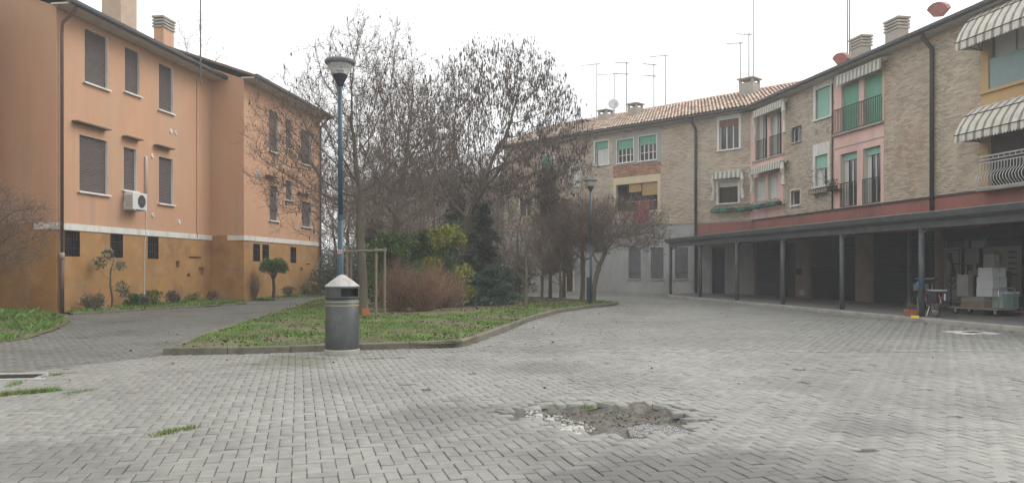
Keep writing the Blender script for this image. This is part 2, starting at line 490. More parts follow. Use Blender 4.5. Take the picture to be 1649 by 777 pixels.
BED = [G(262, 571), G(380, 569), G(470, 567), G(551, 564), G(650, 561), G(720, 559.5), G(748, 557), G(768, 550), G(800, 538), G(860, 514), G(905, 502), G(945, 496.5), G(975, 493.5), G(992, 491)]
_t = BED[-1]
BED += [(_t[0] + 0.25, _t[1] + 0.5), (_t[0] + 0.1, _t[1] + 1.1), (_t[0] - 0.5, _t[1] + 1.8), (1.2, 36.5), (-2.5, 43), (-8.2, 46), G(524, 478), G(470, 497), G(400, 519), G(330, 543)]
STRIP1 = [G(118, 507), G(250, 498.5), G(340, 494), G(386, 490.5), G(396, 489), G(398, 487.3), (FA2.w(-0.02, 0)[0] - 0.9, FA2.w(0, 0)[1] - 0.05), FA.w(SA - 0.3, 0.02), FA.w(0.3, 0.02)]
STRIP2 = [FA2.w(0.9, 1.05), FA2.w(4, 1.25), FA2.w(SA2 - 0.2, 1.3), FA2.w(SA2, 0.9), FA2.w(SA2, 0.02), FA2.w(0.6, 0.02)]
LAWN = [G(-120, 560), G(-10, 553), G(45, 545), G(85, 532), G(110, 520), G(108, 512), (FA.w(0, 0)[0] - 0.1, FA.w(0, 0)[1] - 0.15), FA.w(0, 0.05), (FA.w(0, 0)[0] - 0.3, 25.0), (-25, 26), (-25, 14)]
ARC = [porch(s, 0.42) for s in (-9, -4, 0, 4, 8, 12, 15.5)] + [porch(17.5, 0.30), porch(19.0, -0.25), porch(20.2, -1.4)]
_q = FB1.w(L1 - 3.9, 0.02)
ARC += [_q, (_bx - 0.02, _by - 0.02), FB2.w(L2 + 1.5, 0.02)]
PIT = [G(*p) for p in ((806, 661), (850, 656), (872, 648.5), (960, 648), (1040, 650), (1085, 657), (1108, 668), (1112, 690), (1040, 699), (1000, 699), (940, 695), (905, 686), (870, 673), (832, 668))]
PATH_LINE = (G(0, 602), G(262, 573))

# ground: one sheet to the horizon, dipping into the pit where the blocks are gone
gx0, gx1, gy0, gy1 = -0.6, 2.6, 5.9, 8.9
nx, ny = 64, 60
gx, gy = np.linspace(gx0, gx1, nx), np.linspace(gy0, gy1, ny)
XX, YY = np.meshgrid(gx, gy)
def seg_dist(P, poly):
    P = np.asarray(P, float); best = np.full(len(P), 1e9)
    for i in range(len(poly)):
        a, b = np.array(poly[i]), np.array(poly[(i + 1) % len(poly)])
        t = np.clip(((P - a) @ (b - a)) / ((b - a) @ (b - a) + 1e-12), 0, 1)
        best = np.minimum(best, np.linalg.norm(P - (a + t[:, None] * (b - a)), axis=1))
    return best
PP = np.stack([XX.ravel(), YY.ravel()], 1)
ins = in_poly(PP, PIT)
dd = seg_dist(PP, PIT)
zz = np.full(len(PP), -0.014)
lump = 0.012 * np.sin(PP[:, 0] * 9 + 1.3 * np.sin(PP[:, 1] * 7)) + 0.010 * np.sin(PP[:, 1] * 13 + PP[:, 0] * 5) + rng.normal(0, 0.004, len(PP))
dep = 0.035 + 0.065 * np.clip((PP[:, 1] - 6.6) / 1.3, 0, 1)
zz[~ins] = -0.014 - 0.03 * np.clip(1 - dd[~ins] / 0.16, 0, 1)
zz[ins] = -0.044 - (dep[ins] - .03) * np.clip(dd[ins] / 0.10, 0, 1) + (lump[ins]) * np.clip(dd[ins] / 0.2, 0, 1)
V = [np.stack([PP[:, 0], PP[:, 1], zz], 1)]
q = []
for j in range(ny - 1):
    for i in range(nx - 1):
        a = j * nx + i
        q.append((a, a + 1, a + 1 + nx, a + nx))
BIG = 500.0
xs, ys = [-BIG, gx0, gx1, BIG], [-60.0, gy0, gy1, BIG]
gvo = nx * ny
V.append(np.array([(x, y, -0.014) for y in ys for x in xs]))
for j in range(3):
    for i in range(3):
        if i == 1 and j == 1: continue
        a = gvo + j * 4 + i
        q.append((a, a + 1, a + 5, a + 4))
g = np_mesh('ground', np.concatenate(V), np.array(q), 4, 'joint_sand')
tag(g, kind='structure')
pit = bpy.data.objects['ground']

# soil sheet in the pit is the same sheet: second material where the blocks are missing
g.data.materials.append(M['pit_soil'])
cen = np.array([(PP[a[0]] + PP[a[2]]) / 2 if a[2] < gvo else (99, 99) for a in q])
mi = np.zeros(len(q), dtype=np.int32)
mi[in_poly(cen, PIT) | (seg_dist(cen, PIT) < 0.12)] = 1
g.data.polygons.foreach_set('material_index', mi)

# ------------------------------------------------------------------ paving blocks, herringbone
TH = R(90 + 15.5)
UU, UV = np.array((math.cos(TH), math.sin(TH))), np.array((math.sin(TH), -math.cos(TH)))   # along the joints, across
BW = 0.102
def herring():
    n = 900
    a = np.arange(-120, 520)                       # along
    blocks = []
    A, B = np.meshgrid(np.arange(0, 520), np.arange(-330, 420), indexing='ij')   # cells
    k = (A - B) % 4
    # k==0: block lies along A covering (A,B),(A+1,B); k==3: block lies along B covering (A,B),(A,B+1)
    m0 = k == 0
    m3 = k == 3
    ca = np.concatenate([A[m0] + 1.0, A[m3] + 0.5])
    cb = np.concatenate([B[m0] + 0.5, B[m3] + 1.0])
    ori = np.concatenate([np.zeros(m0.sum()), np.ones(m3.sum())])
    P = ca[:, None] * BW * UU + cb[:, None] * BW * UV
    return P, ori
P, ori = herring()
P = P + np.array((0.0, 2.5))
lim = np.abs(P[:, 0]) < 0.70 * P[:, 1] + 1.6
vis = lim & (P[:, 1] > 3.6) & (P[:, 1] < 52)
P, ori = P[vis], ori[vis]
bad = in_poly(P, BED) | in_poly(P, STRIP1) | in_poly(P, STRIP2) | in_poly(P, LAWN) | in_poly(P, ARC) | in_poly(P, PIT)
GULLY = (G(20, 606)[0], G(20, 606)[1])
bad |= (np.abs(P[:, 0] - GULLY[0]) < 0.36) & (np.abs(P[:, 1] - GULLY[1]) < 0.34)
MANH = G(1562, 535)
bad |= (np.abs(P[:, 0] - MANH[0]) < 0.45) & (np.abs(P[:, 1] - MANH[1]) < 0.45)
def inside_building(P):
    r = np.zeros(len(P), bool)
    for fr, ln in ((FA, SA), (FA2, SA2), (FB1, L1), (FB2, L2)):
        dx, dy = P[:, 0] - fr.o[0], P[:, 1] - fr.o[1]
        s = dx * fr.u[0] + dy * fr.u[1]; d = dx * fr.n[0] + dy * fr.n[1]
        r |= (s > -0.02) & (s < ln) & (d < 0.05)
    return r
bad |= inside_building(P)
P, ori = P[~bad], ori[~bad]
# loose fringe of the pit: a few neighbours are gone too
near_pit = (seg_dist(P, PIT) < 0.13) & (rng.random(len(P)) < 0.30)
P, ori = P[~near_pit], ori[~near_pit]
# path blocks are darker: left of the bed, beyond the line from the gully to the bed's corner
(ax_, ay_), (bx_, by_) = PATH_LINE
side = (bx_ - ax_) * (P[:, 1] - ay_) - (by_ - ay_) * (P[:, 0] - ax_)
is_path = (side > 0) & (P[:, 0] < -2.0) & ((P[:, 0] < BED[0][0]) | (P[:, 1] > 20))
is_path &= ~((P[:, 1] < 20) & (P[:, 0] > BED[0][0]))

def block_mesh(P, ori, chamfer, name, matn, parent):
    n = len(P)
    g_ = 0.0028
    ha = np.where(ori == 0, BW - g_, BW / 2 - g_) + rng.normal(0, 0.0008, n)
    hb = np.where(ori == 0, BW / 2 - g_, BW - g_) + rng.normal(0, 0.0008, n)
    tz = rng.normal(0, 0.0020, n)
    q_ = 0.012 if chamfer else 0.005
    ta, tb = rng.normal(0, q_, n), rng.normal(0, q_, n)
    # slow waves of the old bedding
    rim = np.clip(1 - seg_dist(P, PIT) / 0.28, 0, 1)      # blocks lose their bedding round the hole
    ta += rim * rng.normal(0, 0.10, n); tb += rim * rng.normal(0, 0.10, n); tz -= rim * rng.uniform(0, 0.022, n)
    tz -= (rng.random(n) < 0.02) * rng.uniform(0.004, 0.012, n)
    tz += 0.006 * np.sin(P[:, 0] * 1.1 + 0.6 * P[:, 1]) * np.sin(P[:, 1] * 0.8)
    c = 0.005
    rings = [(1, -0.05, 0), (1, -c, 0), (1, 0, c)] if chamfer else [(1, -0.05, 0), (1, 0, 0)]
    vs = []
    for _, z, inn in rings:
        for sa, sb in ((-1, -1), (1, -1), (1, 1), (-1, 1)):
            a, b = sa * (ha - inn), sb * (hb - inn)
            xy = P + a[:, None] * UU + b[:, None] * UV
            z_ = tz + z + a * ta + b * tb
            vs.append(np.column_stack([xy, z_]))
    nv = len(vs)
    V = np.stack(vs, 1).reshape(-1, 3)
    fc = []
    nr = len(rings)
    for r in range(nr - 1):
        for k in range(4):
            k2 = (k + 1) % 4
            fc.append((r * 4 + k, r * 4 + k2, r * 4 + 4 + k2, r * 4 + 4 + k))
    fc.append(tuple((nr - 1) * 4 + k for k in range(4)))
    fc = np.array(fc)[:, ::-1]                       # UU, UV is left-handed
    Fq = (fc[None] + (np.arange(n) * nv)[:, None, None]).reshape(-1, 4)
    return np_mesh(name, V, Fq, 4, matn, parent)

plaza = holder('plaza_pavement'); tag(plaza, kind='structure')
pathp = holder('path_pavement'); tag(pathp, kind='structure')
infr = (np.abs(P[:, 0]) < 0.66 * P[:, 1]) & (P[:, 1] > 5.1)
d_ = np.where(infr & ~is_path, P[:, 1] * 1.0 + 0.15 * np.abs(P[:, 0]), 1e9)
order = np.argsort(d_)[:300]
single = np.zeros(len(P), bool); single[order] = True
# three shared block meshes for the 300 nearest
protos = []
for k in range(4):
    mb = MB(); c, g_ = 0.005, 0.0028
    a, b = BW - g_, BW / 2 - g_
    ta, tb = random.gauss(0, 0.010), random.gauss(0, 0.012)
    vs = []
    for z, i in ((-0.05, 0), (-c, 0), (0, c)):
        for sa, sb in ((-1, -1), (1, -1), (1, 1), (-1, 1)):
            jx, jy = (random.uniform(-0.0015, 0.0015) for _ in range(2))
            x, y = sa * (a - i) + jx, sb * (b - i) + jy
            vs.append((x, y, z + x * ta * 0.5 + y * tb))
    if k == 3:                                         # one with a broken corner
        vs[10] = (vs[10][0] - 0.03, vs[10][1] - 0.02, vs[10][2] - 0.006)
    fs = [(r * 4 + i, r * 4 + (i + 1) % 4, r * 4 + 4 + (i + 1) % 4, r * 4 + 4 + i) for r in range(2) for i in range(4)] + [(8, 9, 10, 11)]
    me = bpy.data.meshes.new('paving_block')
    me.from_pydata(vs, [], fs)
    me.materials.append(M['paver'])
    protos.append(me)
for j in order:
    o = bpy.data.objects.new('paving_block', protos[int(rng.choice(4, p=[0.33, 0.33, 0.3, 0.04]))])
    COL.objects.link(o)
    o.parent = plaza
    tz = rng.normal(0, 0.002) + 0.006 * math.sin(P[j, 0] * 1.1 + 0.6 * P[j, 1]) * math.sin(P[j, 1] * 0.8)
    o.location = (P[j, 0], P[j, 1], tz)
    o.rotation_euler = (0, 0, TH + (math.pi / 2 if ori[j] else 0) + rng.normal(0, 0.006) + (math.pi if rng.random() < .5 else 0))
rest = ~single & ~is_path
near = rest & (P[:, 1] < 13)
bm_ = block_mesh(P[near], ori[near], True, 'paving_blocks', 'paver', plaza); tag(bm_, kind='stuff')
far = rest & ~near
bm_ = block_mesh(P[far], ori[far], False, 'far_paving_blocks', 'paver', plaza); tag(bm_, kind='stuff')
bm_ = block_mesh(P[is_path], ori[is_path], False, 'path_blocks', 'path_paver', pathp); tag(bm_, kind='stuff')

# ------------------------------------------------------------------ beds, kerbs
def sheet(poly, z, name, matn, lump=0.0, step=0.35, edge=0.0):
    """ground sheet over a polygon: a triangulated grid clipped to it, gently lumpy"""
    import mathutils.geometry as mg
    pts = [Vector(p) for p in poly]
    n0 = len(pts)
    arr = np.array(poly)
    xs = np.arange(arr[:, 0].min(), arr[:, 0].max(), step); ys = np.arange(arr[:, 1].min(), arr[:, 1].max(), step)
    gX, gY = np.meshgrid(xs, ys)
    Q = np.stack([gX.ravel(), gY.ravel()], 1) + rng.uniform(-0.08, 0.08, (gX.size, 2))
    Q = Q[in_poly(Q, poly) & (seg_dist(Q, poly) > step * 0.35)]
    co = pts + [Vector(p) for p in Q]
    vv, ee, ff, *_ = mg.delaunay_2d_cdt(co, [(i, (i + 1) % n0) for i in range(n0)], [], 1, 1e-5)
    vv = np.array([(v[0], v[1]) for v in vv])
    dist = seg_dist(vv, poly)
    z_ = z + edge * np.clip(dist / 1.5, 0, 1) + lump * np.clip(dist / 0.4, 0, 1) * (np.sin(vv[:, 0] * 2.1 + 1.7 * np.sin(vv[:, 1])) * 0.6 + rng.normal(0, 0.35, len(vv)))
    mb = MB()
    mb.v = [(x, y, zz_) for (x, y), zz_ in zip(vv, z_)]
    mb.f = [tuple(f) for f in ff]
    o = mb.build(name, matn, smooth=True)
    tag(o, kind='structure')
    return o
sheet(BED, 0.075, 'garden_ground', 'soil', 0.025, edge=0.06)
sheet(STRIP1, 0.05, 'flowerbed_ground', 'soil', 0.02)
sheet(STRIP2, 0.05, 'flowerbed_ground', 'soil', 0.02)
sheet(LAWN, 0.012, 'lawn_ground', 'soil', 0.03, edge=0.12)

def resample(pts, step):
    out = [Vector(pts[0])]
    segs = []
    tot = 0
    cum = [0]
    for a, b in zip(pts[:-1], pts[1:]):
        tot += (Vector(b) - Vector(a)).length; cum.append(tot)
    n = max(1, round(tot / step))
    res = []
    for i in range(n + 1):
        t = tot * i / n
        for k in range(len(pts) - 1):
            if t <= cum[k + 1] + 1e-9:
                f = (t - cum[k]) / max(1e-9, cum[k + 1] - cum[k])
                res.append(Vector(pts[k]).lerp(Vector(pts[k + 1]), f)); break
    return res
def kerb(name, pts, wid, top, matn, step, inward=1, jit=0.004):
    root = holder(name); tag(root, kind='structure')
    ps = resample(pts, step)
    for i, (a, b) in enumerate(zip(ps[:-1], ps[1:])):
        t = (b - a); ln = t.length; t = t.normalized(); nn = Vector((-t.y, t.x)) * inward
        mb = MB()
        c = 0.015
        tp = top + random.uniform(-jit, jit)
        g_ = 0.006
        prof = [(0, -0.05), (0, tp - c), (c, tp), (wid - c, tp), (wid, tp - c), (wid, -0.05)]
        vs = []
        for e in (g_, ln - g_):
            for d, z in prof:
                p = a + t * e + nn * (d + random.uniform(-jit, jit) * 0.5)
                vs.append((p.x, p.y, z + random.uniform(-jit, jit) * 0.4))
        m = len(prof)
        mb.add(vs, [(k, k + m, k + m + 1, k + 1) if inward > 0 else (k, k + 1, k + m + 1, k + m) for k in range(m - 1)] + [tuple(range(m)), tuple(reversed(range(m, 2 * m)))])
        mb.build('kerb_stone', matn, root)
    return root
kerb('garden_kerb', BED[:18], 0.12, 0.115, 'kerb', 1.0, jit=0.006)
kerb('garden_kerb', [BED[-4], BED[-3], BED[-2], BED[-1], BED[0]], 0.12, 0.10, 'kerb', 1.0)
kerb('flowerbed_kerb', STRIP1[:6], 0.10, 0.07, 'kerb', 1.0)
kerb('flowerbed_kerb', STRIP2[:5], 0.10, 0.07, 'kerb', 1.0)
# arcade pavement and its long kerb stones
AZ = 0.10
mb = MB(); mb.prism(ARC[::-1] if False else ARC, -0.03, AZ)
o = mb.build('arcade_pavement', 'arcade_floor'); tag(o, kind='structure')
KP = [porch(s, 0.60) for s in (-9, -4, 0, 4, 8, 12, 15.5)] + [porch(17.6, 0.48), porch(19.15, -0.12), porch(20.35, -1.35)]
kerb('arcade_kerb', KP, 0.20, AZ + 0.006, 'arcade_kerb', 1.9, inward=-1)

# ------------------------------------------------------------------ facade tools
def wall_panel(mb, s0, s1, z0, z1, holes, d=0.0, reveal=0.0):
    """vertical wall sheet with openings, in a facade frame (x = s, y = -outward, z)"""
    ss = sorted({s0, s1, *[h[0] for h in holes], *[h[1] for h in holes]})
    zs = sorted({z0, z1, *[h[2] for h in holes], *[h[3] for h in holes]})
    ss = [s for s in ss if s0 - 1e-6 <= s <= s1 + 1e-6]; zs = [z for z in zs if z0 - 1e-6 <= z <= z1 + 1e-6]
    for a, b in zip(ss[:-1], ss[1:]):
        for c, e in zip(zs[:-1], zs[1:]):
            m, n = (a + b) / 2, (c + e) / 2
            if any(h[0] < m < h[1] and h[2] < n < h[3] for h in holes): continue
            mb.quad((a, -d, c), (b, -d, c), (b, -d, e), (a, -d, e))
    if reveal:
        for a, b, c, e in holes:
            y0, y1 = -d, -d + reveal
            mb.quad((a, y0, c), (a, y0, e), (a, y1, e), (a, y1, c))
            mb.quad((b, y0, c), (b, y1, c), (b, y1, e), (b, y0, e))
            mb.quad((a, y0, e), (b, y0, e), (b, y1, e), (a, y1, e))
            mb.quad((a, y0, c), (a, y1, c), (b, y1, c), (b, y0, c))
    return mb

def slats(mb, s0, s1, z0, z1, y, pitch=0.055, proud=0.012):
    """roller shutter: one curved lath after another"""
    n = max(1, round((z1 - z0) / pitch)); p = (z1 - z0) / n
    for i in range(n):
        a = z0 + i * p
        mb.add([(s0, y, a + 0.004), (s1, y, a + 0.004), (s1, y - proud, a + p * 0.35), (s0, y - proud, a + p * 0.35), (s0, y - proud * .6, a + p * 0.85), (s1, y - proud * .6, a + p * 0.85), (s1, y, a + p), (s0, y, a + p)],
               [(0, 1, 2, 3), (3, 2, 5, 4), (4, 5, 6, 7)])

def brickwork(root, s0, s1, z0, z1, holes, matn='brick', nsingle=0, key=None, bl=0.26, bh=0.063, joint=0.013, proud=0.007, name='brickwork'):
    """running-bond bricks, each its own box standing proud of the mortar; the nsingle best by key(s, z) are objects"""
    rows = int((z1 - z0) / (bh + joint))
    pitch = (z1 - z0) / rows
    items = []
    for r in range(rows):
        za = z0 + r * pitch + joint / 2; zb = za + pitch - joint
        off = (0.5 if r % 2 else 0.0) * (bl + joint) + random.uniform(-0.02, 0.02)
        # blocked spans
        sp = sorted([(h[0], h[1]) for h in holes if h[2] < zb and h[3] > za])
        cur = s0; free = []
        for a, b in sp:
            if a > cur: free.append((cur, min(a, s1)))
            cur = max(cur, b)
        if cur < s1: free.append((cur, s1))
        for a, b in free:
            k = math.floor((a - s0 - off) / (bl + joint))
            while True:
                x0 = s0 + off + k * (bl + joint); x1 = x0 + bl; k += 1
                if x0 >= b: break
                x0, x1 = max(x0, a + 0.002), min(x1, b - 0.002)
                if x1 - x0 < 0.03: continue
                items.append((x0, x1, za, zb))
    A = np.array(items)
    if nsingle:
        kk = np.array([key((a + b) / 2, (c + e) / 2) if b - a > bl * 0.97 else 1e9 for a, b, c, e in items])
        pick = np.argsort(kk)[:nsingle]
        keep = np.ones(len(A), bool); keep[pick] = False
        me = bpy.data.meshes.new('brick')
        m = MB(); m.add([(-bl / 2, 0, -bh / 2), (bl / 2, 0, -bh / 2), (bl / 2, 0, bh / 2), (-bl / 2, 0, bh / 2), (-bl / 2 + .002, -proud, -bh / 2 + .002), (bl / 2 - .002, -proud, -bh / 2 + .002), (bl / 2 - .002, -proud, bh / 2 - .002), (-bl / 2 + .002, -proud, bh / 2 - .002)],
                        [(4, 5, 6, 7), (0, 1, 5, 4), (1, 2, 6, 5), (2, 3, 7, 6), (3, 0, 4, 7)])
        me.from_pydata(m.v, [], m.f); me.materials.append(M[matn])
        for j in pick:
            o = bpy.data.objects.new('brick', me); COL.objects.link(o); o.parent = root
            o.location = ((A[j, 0] + A[j, 1]) / 2, random.uniform(-0.0015, 0.0015), (A[j, 2] + A[j, 3]) / 2)
        A = A[keep]
    n = len(A)
    pr = proud + rng.normal(0, 0.0018, n)
    c = 0.002
    z = np.zeros(n)
    def col(x, y, zz): return np.stack([x, y, zz], 1)
    vs = np.stack([col(A[:, 0], z, A[:, 2]), col(A[:, 1], z, A[:, 2]), col(A[:, 1], z, A[:, 3]), col(A[:, 0], z, A[:, 3]),
                   col(A[:, 0] + c, -pr, A[:, 2] + c), col(A[:, 1] - c, -pr, A[:, 2] + c), col(A[:, 1] - c, -pr, A[:, 3] - c), col(A[:, 0] + c, -pr, A[:, 3] - c)], 1).reshape(-1, 3)
    fc = np.array([(4, 5, 6, 7), (0, 1, 5, 4), (1, 2, 6, 5), (2, 3, 7, 6), (3, 0, 4, 7)])
    Fq = (fc[None] + (np.arange(n) * 8)[:, None, None]).reshape(-1, 4)
    o = np_mesh(name, vs, Fq, 4, matn, root)
    tag(o, kind='stuff')
    return o

def border(mb, s0, s1, z0, z1, w, y0, y1, bottom=True):
    """rectangular surround of width w"""
    mb.box(s0, s0 + w, y0, y1, z0, z1)
    mb.box(s1 - w, s1, y0, y1, z0, z1)
    mb.box(s0 + w, s1 - w, y0, y1, z1 - w, z1)
    if bottom: mb.box(s0 + w, s1 - w, y0, y1, z0, z0 + w)
    return mb

# ------------------------------------------------------------------ the orange blocks on the left
EAVE = 9.63
BAND0, BAND1 = 2.65, 2.86
def gable_roof(root, s0, s1, depth, z, pitch, over, tiles=True):
    """closed pitched roof: dark slab, soffit, gutter, tile rows on the visible slope"""
    hz = math.tan(pitch) * (depth / 2 + over)
    mb = MB()
    t = 0.10
    a, b = s0 - 0.25, s1 + 0.25
    y0, y1, ym = -over, depth + over, depth / 2
    mb.add([(a, y0, z + .02), (b, y0, z + .02), (b, ym, z + hz), (a, ym, z + hz), (b, y1, z + .02), (a, y1, z + .02),
            (a, y0, z + .02 + t), (b, y0, z + .02 + t), (b, ym, z + hz + t), (a, ym, z + hz + t), (b, y1, z + .02 + t), (a, y1, z + .02 + t)],
           [(0, 1, 2, 3), (3, 2, 4, 5), (6, 9, 8, 7), (9, 11, 10, 8), (0, 6, 7, 1), (5, 4, 10, 11), (0, 3, 9, 6), (3, 5, 11, 9), (1, 7, 8, 2), (2, 8, 10, 4)])
    roof = mb.build('roof', 'roof_under', root)
    mb = MB(); mb.box(a, b, -over + .02, -0.002, z - 0.035, z + 0.015)
    mb.build('soffit', 'soffit', root)
    mb = MB()
    prof = [(-over - 0.13, z + 0.13), (-over - 0.13, z + 0.03), (-over - 0.10, z - 0.02), (-over - 0.03, z - 0.02), (-over + 0.005, z + 0.03), (-over + 0.005, z + 0.13)]
    n = len(prof)
    mb.add([(e, y, zz) for e in (a - .02, b + .02) for y, zz in prof], [(k, k + n, k + n + 1, k + 1) for k in range(n - 1)] + [tuple(range(n)), tuple(reversed(range(n, 2 * n)))])
    mb.build('gutter', 'dark_gutter', root)
    return roof

def tile_slope(roof, s0, s1, depth, z, pitch, over, pw=0.22, pl=0.38):
    """barrel tiles: rows of half-round covers stepping up the slope"""
    run = (depth / 2 + over) / math.cos(pitch)
    nu, nv = int((s1 - s0 + 0.5) / pw), int(run / pl)
    V, Q = [], []
    k = 5
    for j in range(nv):
        for i in range(nu):
            cx = s0 - 0.25 + (i + .5) * pw + rng.normal(0, 0.008)
            v0, v1 = j * pl - 0.03, (j + 1) * pl + 0.03 + rng.normal(0, 0.01)
            base = len(V)
            for v, up, rr in ((v0, 0.045, pw * 0.50), (v1, 0.012, pw * 0.42)):
                for m in range(k):
                    a = math.pi * m / (k - 1)
                    x = cx + rr * math.cos(a); hgt = up + rr * 0.75 * math.sin(a)
                    V.append((x, -over - 0.05 + v * math.cos(pitch) - hgt * math.sin(pitch), z + 0.12 + v * math.sin(pitch) + hgt * math.cos(pitch)))
            for m in range(k - 1):
                Q.append((base + m, base + k + m, base + k + m + 1, base + m + 1))
    o = np_mesh('roof_tiles', np.array(V), np.array(Q), 4, 'roof_tile', roof)
    tag(o, kind='stuff')

def shutter_window(root, r, down=1.0, shut='brown_shutter', trim='white_trim', recess=0.17, sill=True, bars=False):
    s0, s1, z0, z1 = r
    mb = MB()
    t = 0.008
    mb.box(s0, s0 + t, -0.002, recess, z0, z1); mb.box(s1 - t, s1, -0.002, recess, z0, z1); mb.box(s0 + t, s1 - t, -0.002, recess, z1 - t, z1); mb.box(s0 + t, s1 - t, 0.0, recess, z0, z0 + t)
    w = mb.build('window', trim, root)
    if down > 0:
        mb = MB(); slats(mb, s0 + t, s1 - t, z1 - t - (z1 - z0 - 2 * t) * down, z1 - t, recess - 0.07)
        mb.box(s0 + t, s1 - t, recess - 0.09, recess - 0.06, z1 - t - (z1 - z0 - 2 * t) * down - 0.0, z1 - t - (z1 - z0 - 2 * t) * down + 0.045)
        mb.build('shutter', shut, w)
    mb = MB(); mb.box(s0 + t, s1 - t, recess - 0.05, recess - 0.02, z0 + t, z1 - t)
    mb.build('pane', 'dark_glass', w)
    if sill:
        mb = MB(); mb.cbox(s0 - 0.08, s1 + 0.08, -0.09, recess - 0.06, z0 - 0.06, z0 - 0.002, 0.008)
        mb.build('sill', trim, w)
    if bars:
        mb = MB()
        n = max(3, round((s1 - s0) / 0.12))
        for i in range(1, n):
            x = s0 + (s1 - s0) * i / n
            mb.tube([(x, 0.03, z0 + t), (x, 0.03, z1 - t)], 0.009, 6)
        for zz in (z0 + (z1 - z0) * .33, z0 + (z1 - z0) * .67): mb.box(s0 + t, s1 - t, 0.02, 0.026, zz - .012, zz + .012)
        mb.build('grille', 'iron', w)
    return w

def orange_block(fr, length, depth, holes_up, holes_lo, hoods, label, dent=()):
    root = thing('apartment_block', label, 'building', (*fr.o, 0), fr.ang, 'orange apartment blocks')
    # walls: upper plaster and lower plaster
    mb = MB()
    wall_panel(mb, 0, length, BAND1, EAVE, holes_up, 0)
    hz = math.tan(R(19)) * depth / 2
    mb.quad((0, 0, BAND1), (0, 0, EAVE), (0, depth, EAVE), (0, depth, BAND1))
    mb.add([(0, 0, EAVE), (0, depth / 2, EAVE + hz), (0, depth, EAVE)], [(0, 1, 2)])
    mb.quad((length, 0, BAND1), (length, depth, BAND1), (length, depth, EAVE), (length, 0, EAVE))
    mb.add([(length, 0, EAVE), (length, depth, EAVE), (length, depth / 2, EAVE + hz)], [(0, 1, 2)])
    mb.quad((0, depth, 0), (0, depth, EAVE), (length, depth, EAVE), (length, depth, 0))
    mb.build('upper_wall', 'orange_plaster', root)
    mb = MB()
    wall_panel(mb, 0.0, length, 0, BAND0, holes_lo + list(dent), 0.0, reveal=0.0)
    wall_panel(mb, 0.0, length, 0, 0.001, [], 0.0)
    for h in dent:
        mb2 = MB(); wall_panel(mb2, 0, 1, 0, 1, [])
        a, b, c, e = h
        y1 = 0.12
        mb.quad((a, 0, c), (a, 0, e), (a, y1, e), (a, y1, c)); mb.quad((b, 0, c), (b, y1, c), (b, y1, e), (b, 0, e))
        mb.quad((a, 0, e), (b, 0, e), (b, y1, e), (a, y1, e)); mb.quad((a, 0, c), (a, y1, c), (b, y1, c), (b, 0, c)); mb.quad((a, y1, c), (a, y1, e), (b, y1, e), (b, y1, c))
    mb.quad((0, 0, 0), (0, 0, BAND1), (0, depth, BAND1), (0, depth, 0))
    mb.quad((length, 0, 0), (length, depth, 0), (length, depth, BAND1), (length, 0, BAND1))
    mb.build('lower_wall', 'ochre_plaster', root)
    mb = MB()
    mb.box(-0.03, length, -0.03, 0.0, BAND0, BAND1); mb.box(-0.03, 0.0, 0.0, 0.75, BAND0, BAND1); mb.box(length - 0.0, length + 0.02, 0.0, depth, BAND0, BAND1)
    mb.build('string_course', 'white_trim', root)
    gable_roof(root, 0, length, depth, EAVE, R(19), 0.62)
    for h in holes_up: shutter_window(root, h)
    for h in holes_lo: shutter_window(root, h, down=0, trim='iron', recess=0.2, sill=False, bars=True)
    for a, b, z in hoods:
        mb = MB(); mb.cbox(a, b, -0.24, -0.002, z - 0.05, z, 0.01)
        mb.build('hood', 'roof_under', root)
    return root

hu = [FA.rect(135.9, 173.7, 44.4, 131.2), FA.rect(200.7, 225, 74.5, 146.5), FA.rect(255.5, 278.7, 100.4, 175.5),
      FA.rect(127.4, 173.7, 215.4, 307), FA.rect(198.8, 220, 235.5, 305), FA.rect(255.5, 278.7, 251, 326.4)]
hl = [FA.rect(103.5, 128.6, 370.8, 412.5), FA.rect(177.6, 198, 375.8, 414.4), FA.rect(237.8, 255.2, 379.7, 416.3)]
hl = [(a, b, c, min(e, BAND0 - 0.02)) for a, b, c, e in hl]
hd = [(FA.s(124.3, .2), FA.s(178.3, .2), FA.z(124.3, 193, .2)), (FA.s(204.6, .2), FA.s(230.5, .2), FA.z(204.6, 217.5, .2)), (FA.s(254.8, .2), FA.s(281, .2), FA.z(254.8, 232, .2))]
dents = [FA.rect(283, 289, 420, 430), FA.rect(304, 324, 412.5, 415.5), FA.rect(320, 329, 430, 443), FA.rect(301.5, 306, 440, 445)]
blkA = orange_block(FA, SA, 10.0, hu, hl, hd, 'orange plastered apartment block nearest on the left, with air conditioner on its facade', dents)
hu2 = [FA2.rect(433, 448, 175, 242), FA2.rect(460, 470, 190, 238), FA2.rect(484, 501, 206, 262),
       FA2.rect(434, 448, 297, 354), FA2.rect(460, 471, 289, 321), FA2.rect(486, 501, 323, 364)]
hl2 = [FA2.rect(407.5, 418.7, 392, 420.5), FA2.rect(422.5, 433, 393, 421), FA2.rect(467.7, 477, 397, 423)]
hl2 = [(a, b, c, min(e, BAND0 - 0.02)) for a, b, c, e in hl2]
hd2 = [(FA2.s(433, .2), FA2.s(449, .2), FA2.z(433, 281, .2)), (FA2.s(485, .2), FA2.s(502, .2), FA2.z(485, 309, .2))]
blkB = orange_block(FA2, SA2, 11.4, hu2, hl2, hd2, 'orange plastered apartment block set forward behind the nearest one, small round tree at its foot',
                    [FA2.rect(493, 499, 424, 426), FA2.rect(500, 504, 438, 444), FA2.rect(484, 487, 430, 435)])
FA0 = Frame(-17.7, 7.9, R(82.8))                         # unseen block added left of view to shade the near block's end wall
